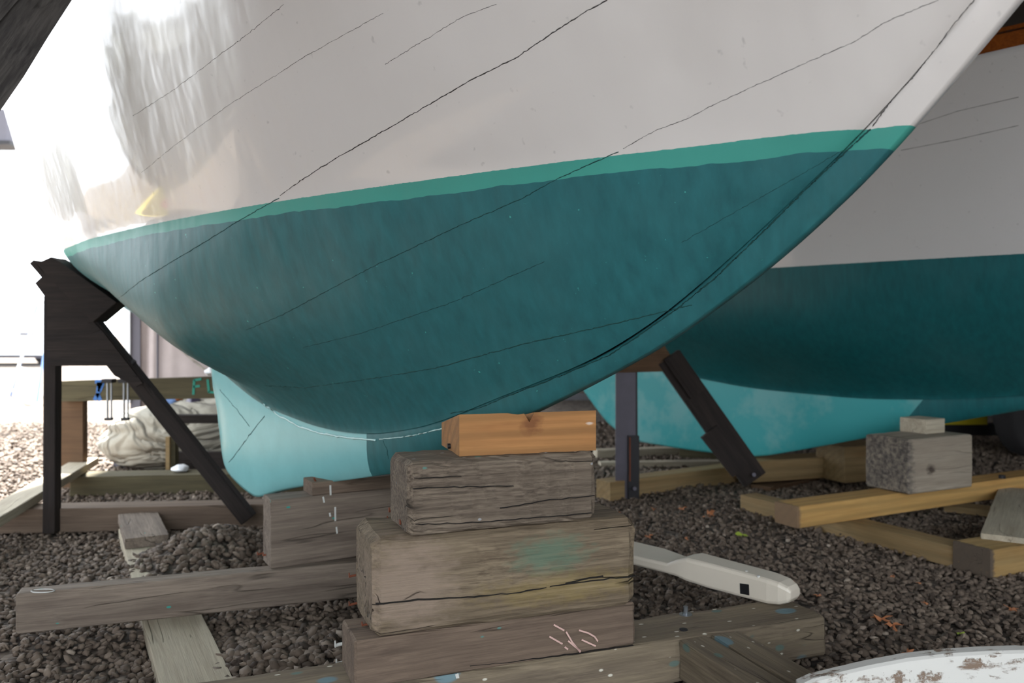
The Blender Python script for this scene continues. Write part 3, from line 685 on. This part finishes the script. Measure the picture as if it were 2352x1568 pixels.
# ================= RIGHT STAND =================
DR = 4.08
rr = empty('boat_stand', at(1436, 1145, DR)); tag(rr, 'steel angle boat stand with riveted slanted brace beneath the bow, right of the front stack', 'boat stand')
bar('post', at(1437, 1150, DR), at(1437, 820, DR), .10, .012, M['angle_iron'], rr, up=(0, 1, 0))
bar('post_flange', at(1460, 1150, DR+.04), at(1458, 820, DR+.04), .012, .09, M['black'], rr, up=(0, 1, 0))
bar('post_sleeve', at(1455, 1150, DR-.015), at(1455, 1000, DR-.015), .055, .02, M['black'], rr, up=(0, 1, 0))
bar('rust_edge', at(1447, 1105, DR-.03), at(1447, 1004, DR-.03), .006, .012, M['rust'], rr, up=(0, 1, 0))
bar('brace', at(1535, 820, DR), at(1732, 1100, DR), .05, .125, M['dark_wood'], rr, up=(.8, 0, .6))
bar('brace_sleeve', at(1540, 815, DR-.03), at(1602, 905, DR-.03), .03, .085, M['dark_wood'], rr, up=(.8, 0, .6))
bar('brace_sleeve', at(1628, 990, DR-.03), at(1700, 1080, DR-.03), .03, .10, M['dark_wood'], rr, up=(.8, 0, .6))
poly('gusset', [(1400, 856), (1400, 780), (1500, 740), (1530, 800), (1566, 852)], .03, M['brown_wood'], rr, DR-.02)
for (x, y) in ((1458, 1122), (1732, 1090)): rod('bolt', at(x, y, DR-.06), at(x, y, DR), .010, M['angle_iron'], rr, 8)

# ================= RIGHT CRIBBING =================
beam2('cradle_beam', onz(1402, 1152, 0), onz(1740, 1102, 0), .11, .094, M['pine_dim'] if 'pine_dim' in M else M['pine_old'], label='brown yellow beam with square cut end at the foot of the steel stand', r=.003)
beam('keel_block', (1.25, 4.36, .03), 18, .62, .16, .113, M['pine_old'], 'pine block wedged under the second boat\'s keel', 'block', r=.003)
q = at(1940, 1095, 4.35); beam('pine_offcut', (q.x, q.y, .03), 20, .3, .22, .19, M['pine_old'], 'short pine offcut standing behind the grey square block', 'block', r=.003)
for i, (pa, pb, w, h, z, m, lab) in enumerate((
    ((1372, 1052), (1560, 1045), .09, .05, .0, 'pale_board', 'thin pale board behind the steel stand, nearest the brown beam'),
    ((1380, 1074), (1660, 1070), .08, .03, .0, 'pale_board', 'narrow pale strip lying behind the square cut beam'),
    ((1560, 1052), (1740, 1062), .12, .07, .0, 'green_wood', 'olive beam lying below the second keel beside the stand brace'),
    ((1770, 1128), (1925, 1093), .12, .02, .0, 'brown_wood', 'thin brown plank on the ground in front of the pine keel block'))):
    beam2('loose_board', onz(*pa, z), onz(*pb, z), w, h, M[m], label=lab, cat='board', r=.003)
K0, K1 = onz(1700, 1152+20, 0), onz(2196, 1306, 0)
dK = (K1-K0).normalized(); aK = math.degrees(math.atan2(dK.y, dK.x))
def rail_beam(name, p, q, w, h, mat, label):   # front-left face from p to q, width behind it
    d_ = (q-p); return beam(name, p, math.degrees(math.atan2(d_.y, d_.x)), d_.length, w, h, mat, label, r=.004, jit=.0006, seg=14)
rail_beam('cradle_rail', K0, K1, .10, .074, M['pine_old'], 'long low pine rail running from the far keel toward the lower right')
LL = onz(2277, 1331, 0); lj = beam('cradle_timber', LL, 25, .8, .145, .098, wood('pine_dark_end', srgb(186, 158, 108), srgb(150, 116, 70), rings=.4, cracks=.2, fine=.3, patches=[((-.4, 0, .05), (.02, .4, .4), srgb(84, 74, 66), .95)]), 'thick pine timber with a dark sawn end at the right edge', r=.006)
J0, J1 = onz(1832, 1214, .076), onz(2311, 1142, .076); dJ = (J1-J0)
beam('cradle_timber', J0, math.degrees(math.atan2(dJ.y, dJ.x)), 1.75, .12, .084, wood('pine_long', srgb(206, 168, 106), srgb(178, 134, 78), rings=.5, cracks=0, fine=.25, bump=.2, rough=.6, patches=[((-.875, 0, .04), (.02, .4, .4), srgb(120, 98, 78), .9)]), 'long clean yellow pine timber carrying the grey square block', r=.004, jit=.0004)
q = onz(2308, 1100, .16)
rod('bolt', (q.x, q.y+.02, .158), (q.x, q.y+.02, .175), .014, M['black'], None); bb = bpy.data.objects['bolt.003'] if 'bolt.003' in bpy.data.objects else None
MB0 = onz(2088, 1137, .161); MB1 = onz(2247, 1117, .161); dM = MB1-MB0
beam('square_block', MB0, math.degrees(math.atan2(dM.y, dM.x)), .40, .22, .226, M['grey_block'], 'large grey square block with one knot on the yellow pine timber', 'block', r=.012, jit=.001)
N0 = onz(2128, 997, .388); beam('small_block', N0, 28, .125, .13, .062, M['pale_board'], 'small pale block between the grey square block and the keel', 'block', r=.003)
pO = onz(2252, 1236, .10); qO = onz(2294, 1126, .10); dO = (qO-pO); lO = dO.length; dO.normalize()
flat_board('loose_board', pO, dO, lO, .22, .0985, .02, M['pale_board'], 'pale bare board bridging the two timbers at the right edge')
pP = onz(2260, 1213, .03); beam('loose_board', onz(2168, 1175, .0), -38, .55, .12, .03, M['pine_old'], 'short plank on the ground beyond the pale bridging board', 'board', r=.002)

# ================= WHITE TILLER =================
def tiller():
    a = onz(1748, 1386, .12); b = onz(1462, 1310, .12); ax = (b-a).normalized(); away = Vector((-ax.y, ax.x, 0)); away = away if away.y > 0 else -away
    Lv = (b-a).length
    prof = [(-.075, .022, .050, .024, .044), (-.066, .034, .062, .012, .054), (-.045, .046, .076, .004, .062), (-.015, .050, .082, .0, .066), (0, .050, .084, 0, .067), (.16, .05, .09, 0, .070), (.235, .05, .098, .004, .070), (.27, .052, .105, .010, .058), (.30, .055, .115, .012, .042), (Lv, .06, .15, .012, .040), (Lv+.4, .06, .15, .012, .04)]
    V = []; f = []; n_ = 12
    for (s_, wf, wb_, z0_, z1_) in prof:
        c = a+ax*s_; w = wb_*.95; y0 = 0 if s_ > -.03 else (.08-w)*.5; r_ = min(.010, (z1_-z0_)*.25, w*.25)
        for (cx, cz, a0) in ((y0+w-r_, z1_-r_, 0), (y0+r_, z1_-r_, 90), (y0+r_, z0_+r_, 180), (y0+w-r_, z0_+r_, 270)):
            for k in range(3):
                t = math.radians(a0+45*k); V.append(c+away*(cx+r_*math.cos(t))+Vector((0, 0, cz+r_*math.sin(t)))-a)
    m_ = len(prof)
    for i in range(m_-1):
        for j in range(n_): f.append((i*n_+j, i*n_+(j+1) % n_, (i+1)*n_+(j+1) % n_, (i+1)*n_+j))
    f += [tuple(range(n_)), tuple(range((m_-1)*n_, m_*n_))]
    o = mesh_obj('boat_tiller', V, f, M['tiller']); o.location = a+Vector((0, 0, .001))
    bv = o.modifiers.new('bevel', 'BEVEL'); bv.width = .002; bv.segments = 2; bv.limit_method = 'ANGLE'
    tag(o, 'cream white wooden tiller with a square hole resting on the ground beam', 'tiller')
    nn = -away; P_ = a+nn*.0006
    q = [onpl(x, y, P_, nn) for x, y in ((1699, 1339), (1720, 1342), (1721, 1367), (1700, 1363))]
    V = [v-q[0] for v in q]+[v-q[0]-nn*.004 for v in q]
    hh = mesh_obj('square_hole', V, [(0, 1, 2, 3), (4, 5, 6, 7), (0, 1, 5, 4), (1, 2, 6, 5), (2, 3, 7, 6), (3, 0, 4, 7)], M['black']); hh.location = q[0]; adopt(hh, o)
    for (x, y) in ((1715, 1311), (1742, 1322)):
        q = onz(x, y, .12+.069); rod('screw_plug', q-Vector((0, 0, .004)), q+Vector((0, 0, .0012)), .004, M['white_drip'], o, 8)
tiller()

# ================= WHITE BOARD, BOTTOM RIGHT =================
def white_board():
    px = [(1840, 1580), (1870, 1566), (1940, 1549), (2000, 1535), (2090, 1518), (2180, 1508), (2260, 1503), (2352, 1500), (2480, 1506), (2600, 1530), (2700, 1568)]
    D = 1.5; V = []; f = []; th = .028; c = at(2352, 1600, D)
    T = [at(x, y, D) for x, y in px]
    for t in T:
        lean = .10
        bot = Vector((t.x, t.y+.02-(t.z-.0)*lean, .0)); e = Vector((0, th, .004))
        for v in (t, t+Vector((0, .006, .004)), t+e, Vector((bot.x, bot.y+th, 0)), bot): V.append(v-c)
    m_ = len(T)
    for i in range(m_-1):
        for j in range(5): f.append((i*5+j, i*5+(j+1) % 5, (i+1)*5+(j+1) % 5, (i+1)*5+j))
    f += [tuple(range(5)), tuple(range(m_*5-5, m_*5))]
    o = mesh_obj('rudder_blade', V, f, M['white_board']); o.location = c
    tag(o, 'curved white painted board with a chipped edge standing in the bottom right corner', 'board')
white_board()

# ================= LEAVES =================
def leaf(px, py, size, mat, label, name='oak_leaf', group=None, lob=5):
    p = onz(px, py, .0); p.z = float(gz(np.array(p.x), np.array(p.y)))+.012
    V = [(0, 0, 0)]; n_ = 26
    for k in range(n_):
        t = 2*math.pi*k/n_; r_ = size*(.62+.38*math.cos(lob*t+random.random()*.7))*(1 if abs(math.cos(t)) > .5 else .6)
        V.append((r_*math.cos(t), r_*math.sin(t)*.7, size*.18*math.sin(2*t+random.random())+random.gauss(0, size*.06)))
    f = [(0, 1+k, 1+(k+1) % n_) for k in range(n_)]
    o = mesh_obj(name, V, f, mat); o.location = p; o.rotation_euler = (random.gauss(0, .25), random.gauss(0, .25), random.uniform(0, 6))
    s = o.modifiers.new('thick', 'SOLIDIFY'); s.thickness = .0008
    tag(o, label, 'leaf', group)
G = 'brown oak leaves on the gravel'
leaf(2025, 1425, .035, M['orange_leaf'], 'large orange oak leaf on the gravel between tiller and white board, the upper one', group=G)
leaf(2050, 1440, .034, M['orange_leaf'], 'large orange oak leaf on the gravel between tiller and white board, the lower one', group=G)
leaf(2322, 1403, .028, M['orange_leaf'], 'orange oak leaf on the gravel near the right edge, above the white board', group=G)
leaf(2126, 1389, .016, M['orange_leaf'], 'small orange leaf alone left of the rightmost leaf', group=G)
leaf(1822, 1352, .040, M['orange_leaf'], 'brown oak leaf touching the rounded end of the cream tiller', group=G)
leaf(1878, 1373, .018, M['orange_leaf'], 'small brown leaf just right of the ground beam end', group=G)
leaf(1630, 1190, .046, M['orange_leaf'], 'amber oak leaf on dark soil under the second boat, left of the green leaf', group=G)
leaf(1567, 1175, .03, M['orange_leaf'], 'brown leaf between the steel stand foot and the amber leaf', group=G)
leaf(1421, 1188, .028, M['orange_leaf'], 'upturned orange leaf behind the big square timber\'s top right corner', group=G)
leaf(1490, 1247, .022, M['orange_leaf'], 'brown leaf above the thin part of the cream tiller', group=G)
leaf(1577, 1252, .018, M['orange_leaf'], 'twiggy brown leaf right above the tiller step', group=G)
leaf(2050, 1329, .016, M['orange_leaf'], 'small orange leaf in front of the long pine rail', group=G)
leaf(2085, 1505, .02, M['orange_leaf'], 'brown leaf tucked behind the top of the white board', group=G)
leaf(2110, 1345, .010, M['orange_leaf'], 'tiny pale leaf crumb right of the one before the pine rail', group=G)
leaf(1500, 1175, .016, M['orange_leaf'], 'small brown leaf just in front of the steel stand foot', group=G)
leaf(1705, 1240, .030, M['green_leaf'], 'yellow green fallen leaf on dark gravel in the middle distance', 'green_leaf', lob=3)
leaf(2205, 1459, .012, M['green_leaf'], 'tiny yellow leaf on the gravel above the white board', 'green_leaf', lob=3)

# ================= LEFT BACKGROUND =================
DF = 4.35
rf = empty('timber_frame', at(165, 1150, DF)); tag(rf, 'brown timber frame with blue paint and teal letters behind the left boat stand', 'frame')
pz = lambda x, y, D=DF: at(x, y, D)
def slab(name, x0, x1, y0, y1, D, th, mat, parent=None, y0b=None, y1b=None):
    """upright rectangular board given by its front face in pixels"""
    P = [at(x0, y0, D), at(x1, y0b if y0b is not None else y0, D), at(x1, y1b if y1b is not None else y1, D), at(x0, y1, D)]
    c = P[3].copy(); V = [p-c for p in P]+[p-c+Vector((0, th, 0)) for p in P]
    o = mesh_obj(name, V, [(0, 1, 2, 3), (7, 6, 5, 4), (0, 1, 5, 4), (1, 2, 6, 5), (2, 3, 7, 6), (3, 0, 4, 7)], mat); o.location = c
    if parent: adopt(o, parent)
    return o
slab('post', 139, 190, 884, 1122, DF, .05, M['brown_wood'], rf)
slab('batten', 190, 194, 925, 990, DF+.01, .03, M['brown_wood'], rf)
sl = slab('crossbar', 139, 640, 875, 922, DF-.045, .04, M['green_wood'], rf, 860, 911)
nfr = Vector((0, -1, 0)); pfr = at(300, 900, DF-.046)
strokes('letter', [[(446, 873), (444, 905)], [(446, 873), (462, 870)], [(445, 888), (458, 886)]], .012, pfr, nfr, M['teal_mark'], rf)
strokes('letter', [[(477, 872), (480, 900), (492, 901)]], .012, pfr, nfr, M['teal_mark'], rf)
strokes('paint_splash', [[(220, 876), (238, 876)], [(224, 882), (234, 882)], [(226, 888), (231, 888)], [(227, 880), (225, 905), (218, 917)], [(224, 905), (230, 918)], [(236, 878), (228, 898)]], .02, pfr, nfr, M['blue_mark'], rf)
for (x, lab) in ((250, 'left one of two bar clamps hanging on the frame crossbar'), (288, 'right one of two bar clamps hanging on the frame crossbar')):
    r_ = empty('bar_clamp', at(x, 965, DF-.1)); tag(r_, lab, 'clamp', 'bar clamps on the frame')
    bar('bar', at(x-3, 870, DF-.10), at(x-3, 965, DF-.10), .008, .012, M['steel'], r_, up=(0, 1, 0)); rod('screw', at(x+6, 878, DF-.10), at(x+6, 960, DF-.10), .005, M['steel'], r_)
    bar('fixed_jaw', at(x-12, 874, DF-.12), at(x+12, 874, DF-.12), .05, .02, M['black'], r_); bar('sliding_jaw', at(x-8, 962, DF-.1), at(x+8, 962, DF-.1), .03, .014, M['black'], r_)
# canvas bundle
def bundle():
    n_, m_ = 90, 48; V = []; f = []; c = at(395, 1010, 5.05)
    for i in range(n_):
        a = 2*math.pi*i/n_
        for j in range(m_):
            b = -math.pi/2+math.pi*j/(m_-1); x = math.cos(a)*math.cos(b); y = math.sin(a)*math.cos(b); z = math.sin(b)
            r_ = 1+.05*(abs(math.sin(3.2*z+3.5*x+1.2*math.sin(2.5*x)))**.6-.6)+.05*(abs(math.sin(2.2*x-5.5*z+2*y+.8))**.7-.6)+.02*abs(math.sin(9*z+6*x+2*math.sin(4*x)))
            sg = lambda t, p_: math.copysign(abs(t)**p_, t)
            V.append((.62*sg(x, .75)*r_+.16, .32*sg(y, .8)*r_, max(.205*sg(z, .8)*r_, -.2)+.04*x))
    for i in range(n_):
        for j in range(m_-1): f.append((i*m_+j, ((i+1) % n_)*m_+j, ((i+1) % n_)*m_+j+1, i*m_+j+1))
    o = mesh_obj('canvas_bundle', V, f, M['canvas'], smooth=True); o.location = (c.x+.08, c.y, .21)
    tag(o, 'bulging grey canvas covered bundle on the ground behind the left beams', 'bundle')
bundle()
dk = slab('dark_board', 388, 640, 953, 972, 4.6, .06, M['dark_wood']); tag(dk, 'dark board lying level across the canvas bundle', 'board')
dk = slab('dark_plank', 402, 640, 1038, 1078, 4.62, .04, M['dark_wood']); tag(dk, 'dark plank on edge at the foot of the canvas bundle', 'board')
dk = slab('stake', 380, 389, 1003, 1084, 4.5, .02, M['pine_old']); tag(dk, 'thin light stake standing in front of the canvas bundle', 'stake')
dk = slab('post', 390, 402, 1000, 1084, 4.52, .05, M['green_wood']); tag(dk, 'dark square post right beside the thin light stake', 'post')
def lump(name, px, py, D, rx, ry, rz_, mat, label, cat):
    bm = bmesh.new(); bmesh.ops.create_icosphere(bm, subdivisions=3, radius=1)
    for v in bm.verts: k = 1+.12*math.sin(5*v.co.x+3*v.co.z)+.1*math.sin(7*v.co.y-4*v.co.z); v.co = Vector((v.co.x*rx*k, v.co.y*ry*k, v.co.z*rz_*k))
    me = bpy.data.meshes.new(name); bm.to_mesh(me); bm.free(); me.materials.append(mat); o = bpy.data.objects.new(name, me); COL.objects.link(o); o.location = at(px, py, D)
    me.polygons.foreach_set('use_smooth', [True]*len(me.polygons)); tag(o, label, cat)
lump('cloth', 415, 1075, 4.3, .04, .05, .018, M['white_thing'], 'crumpled white rag on the farthest left beam', 'cloth')
lump('cloth', 385, 925, 4.95, .07, .06, .035, M['pale_cloth'] if 'pale_cloth' in M else M['pale_blue'], 'blue and white folded cloth on top of the canvas bundle', 'cloth')
M['purple'] = plain('dark_violet_vinyl', srgb(70, 64, 84), .4); M['orange'] = plain('orange_rope', srgb(190, 110, 60), .8)
lump('fender', 446, 932, 4.95, .055, .06, .06, M['purple'], 'round dark violet fender on the canvas bundle', 'fender')
lump('cloth', 405, 915, 5.0, .04, .05, .03, M['orange'], 'orange rag behind the violet fender', 'cloth')
lump('cloth', 422, 935, 4.93, .03, .04, .03, M['canvas'], 'small tan rag left of the violet fender', 'cloth')
lump('cloth', 478, 935, 4.9, .05, .05, .02, M['white_thing'], 'white scrap between the violet fender and the fin keel', 'cloth')
lump('cloth', 487, 853, 4.55, .035, .04, .022, M['white_thing'], 'white rag on the frame crossbar beside the fin keel', 'cloth')
# covered shelter behind
def cover():
    r_ = empty('covered_shelter', at(400, 1000, 6.0)); tag(r_, 'grey fabric covered shelter with a pale corner post behind the timber frame', 'shelter')
    slab('corner_post', 287, 298, 560, 925, 6.0, .06, M['white_thing'], r_); slab('dark_panel', 299, 322, 560, 1018, 6.02, .05, M['dark_grey'], r_)
    V = []; f = []; n_ = 60; c = at(322, 1015, 6.03)
    for i in range(n_+1):
        x = 322+(720-322)*i/n_
        dy = .05*math.sin(i*1.0)*math.exp(-i/5)+.006*math.sin(i*.3)
        for y in (560, 700, 800, 870, 1018):
            V.append(at(x+(870-y)*.02*(i < 12), y, 6.03)+Vector((0, dy, 0))-c)
    for i in range(n_):
        for j in range(4): f.append((i*5+j, (i+1)*5+j, (i+1)*5+j+1, i*5+j+1))
    o = mesh_obj('fabric_cover', V, f, M['fabric'], smooth=True); o.location = c; so = o.modifiers.new('t', 'SOLIDIFY'); so.thickness = .004; adopt(o, r_)
    rod('pole', at(362, 560, 5.97), at(362, 1010, 5.97), .008, M['dark_grey'], r_)
    tube('piping', [at(366, 740, 5.98), at(400, 790, 5.98), (at(440, 825, 5.98)), at(475, 852, 5.98), at(520, 880, 5.98)], .006, M['orange_dim'] if 'orange_dim' in M else M['canvas'], r_)
cover()

# ================= OUTDOORS, LEFT =================
def ladder():
    r_ = empty('step_ladder', at(60, 925, 9.5)); tag(r_, 'pale folding ladder frame standing outside in the glare at the left edge', 'ladder')
    A = {'a': (at(13, 925, 9.5), at(92, 700, 9.9)), 'b': (at(85, 922, 9.5), at(112, 740, 9.9)), 'c': (at(25, 930, 10.6), at(86, 700, 9.95)), 'd': (at(100, 925, 10.6), at(118, 700, 9.95))}
    for k, (p, q) in A.items():
        p.z = max(p.z, .0); rod('leg', p, q, .014, M['pale_blue'] if k in 'bc' else M['white_thing'], r_, 8)
    for t in (.12, .35, .6, .85):
        rod('rung', A['a'][0].lerp(A['a'][1], t), A['b'][0].lerp(A['b'][1], t), .012, M['white_thing'], r_, 8)
ladder()
def trailer():
    r_ = empty('white_van', at(-60, 835, 20)); tag(r_, 'white vehicle parked outside, almost lost in the glare at the left', 'vehicle')
    slab('body', -700, 118, 690, 815, 20, 2, M['white_thing'], r_); slab('chassis', -690, 112, 815, 822, 20.05, 1.8, M['dark_grey'], r_)
    slab('trim_strip', 45, 75, 764, 769, 19.98, .03, M['dark_grey'], r_); slab('trim_strip', 12, 30, 736, 738, 19.98, .03, M['dark_grey'], r_)
    for x in (97, -20, -500):
        o = rod('wheel', at(x, 820, 20.2), at(x, 820, 20.5), .16, M['rubber'], r_, 20)
trailer()
def outside():  # unseen boats and bushes added for the glossy topsides to mirror
    r_ = empty('dinghy', (-9.5, 6.8, 0)); tag(r_, 'red and yellow dinghy added out of view at left for the hull to reflect', 'dinghy')  # added beyond view to put red and yellow into the hull reflection
    for nm, z0, z1, w0, w1, mt in (('lower_hull', .0, .42, .30, .62, M['red']), ('upper_strake', .42, .60, .62, .66, M['yellow'])):
        V = []; f = []; n_ = 24
        for i in range(n_):
            u = -1+2*i/(n_-1); k = (1-abs(u)**2.5)*.97+.03
            for (sg, w, z) in ((-1, w0, z0), (-1, w1, z1), (1, w1, z1), (1, w0, z0)): V.append((u*1.9, sg*w*k, z))
        for i in range(n_-1):
            for j in range(4): f.append((i*4+j, i*4+(j+1) % 4, (i+1)*4+(j+1) % 4, (i+1)*4+j))
        f += [(0, 1, 2, 3), (n_*4-4, n_*4-3, n_*4-2, n_*4-1)]
        o = mesh_obj(nm, V, f, mt, smooth=False); o.location = (-9.5, 6.8, .01); o.rotation_euler = (0, 0, 1.1); adopt(o, r_)
    V = []; f = []; n_, m_ = 30, 9
    for i in range(n_):
        u = -1+2*i/(n_-1); k = (1-abs(u)**2.2)*.95+.05
        for j in range(m_):
            a = math.pi*j/(m_-1); V.append((u*1.7, -math.cos(a)*.75*k, .02+(1.15*k+.1*math.sin(4*u))*math.sin(a)**.7))
    for i in range(n_-1):
        for j in range(m_): f.append((i*m_+j, i*m_+(j+1) % m_, (i+1)*m_+(j+1) % m_, (i+1)*m_+j))
    f += [tuple(range(m_)), tuple(range((n_-1)*m_, n_*m_))]
    o = mesh_obj('added_covered_boat', V, f, M['black_cover'], smooth=True); o.location = (-6.9, 6.3, 0); o.rotation_euler = (0, 0, 1.25)  # dark shape added beyond view to darken low reflections in the hull
    tag(o, 'small boat under a black cover added unseen at left to darken the hull reflection', 'boat')
    for k, (x, y, w, h, d) in enumerate(((-19, 7, 5, 3.2, 4), (-16, 12.5, 3.5, 2.6, 3), (-14, 3.5, 3, 2.4, 2.5))):  # added beyond view as dark masses for the hull to mirror
        bm = bmesh.new(); bmesh.ops.create_icosphere(bm, subdivisions=4, radius=1)
        for v in bm.verts: q = 1+.14*math.sin(6*v.co.x+4*v.co.z)+.12*math.sin(9*v.co.y-5*v.co.z)+random.gauss(0, .04); v.co = Vector((v.co.x*w/2*q, v.co.y*d/2*q, max(0, (v.co.z*.5+.5)*h*q)))
        me = bpy.data.meshes.new('bush'); bm.to_mesh(me); bm.free(); me.materials.append(M['bush']); o = bpy.data.objects.new('bush', me); COL.objects.link(o); o.location = (x, y, 0)
        tag(o, ('tall dark green bush added unseen at left for hull reflections, the farthest one', 'dark green bush added unseen at left for hull reflections, the middle one', 'low dark green bush added unseen at left for hull reflections, the nearest one')[k], 'bush')
M['black_cover'] = plain('black_tarpaulin', srgb(48, 48, 54), .6, 0, .2, .2)
M['red'] = plain('red_gelcoat', srgb(200, 40, 44), .3); M['bush'] = plain('dark_leaves', srgb(50, 58, 44), .8, 0, .5, .5)
outside()
r_ = empty('shed_annex', at(-40, 330, 11)); tag(r_, 'grey eave of a neighbouring building in the glare at the upper left edge', 'building')
slab('roof_slope', -260, 14, 250, 322, 11, .3, M['dark_grey'], r_, 250, 322); slab('fascia', -265, 22, 322, 331, 10.95, .4, M['black'], r_); slab('lower_wall', -460, -400, 331, 903, 11.05, .3, M['wall'], r_)

# ================= RIGHT BACKGROUND =================
def machine():
    r_ = empty('wheeled_trailer', at(2300, 1050, 5.3)); tag(r_, 'yellow wheeled trailer with a black tyre in the shade at the far right', 'trailer')
    slab('chassis', 2170, 2268, 925, 975, 5.9, .5, M['yellow'], r_); slab('under_frame', 2165, 2300, 975, 1000, 5.95, .4, M['black'], r_)
    c = at(2372, 955, 5.4); R_, rr_ = .27, .09; V = []; f = []; nn, kk = 40, 14
    for i in range(nn):
        a = 2*math.pi*i/nn; tread = .006*(i % 2)
        for j in range(kk):
            b = 2*math.pi*j/kk; rad = R_-rr_+(rr_+tread)*math.copysign(abs(math.cos(b))**.7, math.cos(b)); V.append((math.cos(a)*rad, math.copysign(abs(math.sin(b))**.6, math.sin(b))*.10, math.sin(a)*rad))
    for i in range(nn):
        for j in range(kk): f.append((i*kk+j, ((i+1) % nn)*kk+j, ((i+1) % nn)*kk+(j+1) % kk, i*kk+(j+1) % kk))
    o = mesh_obj('tyre', V, f, M['rubber'], smooth=True); o.location = (c.x, c.y, .28); o.rotation_euler = (0, 0, .35); adopt(o, r_)
    rod('hub', (c.x, c.y-.05, .28), (c.x, c.y+.08, .28), .12, M['yellow'], r_, 20)
machine()
# attach the loose bolt to the pine timber it sits on
for o in [o for o in bpy.data.objects if o.name.startswith('bolt') and o.parent is None]:
    adopt(o, [x for x in bpy.data.objects if x.get('label', '').startswith('long clean yellow pine')][0])
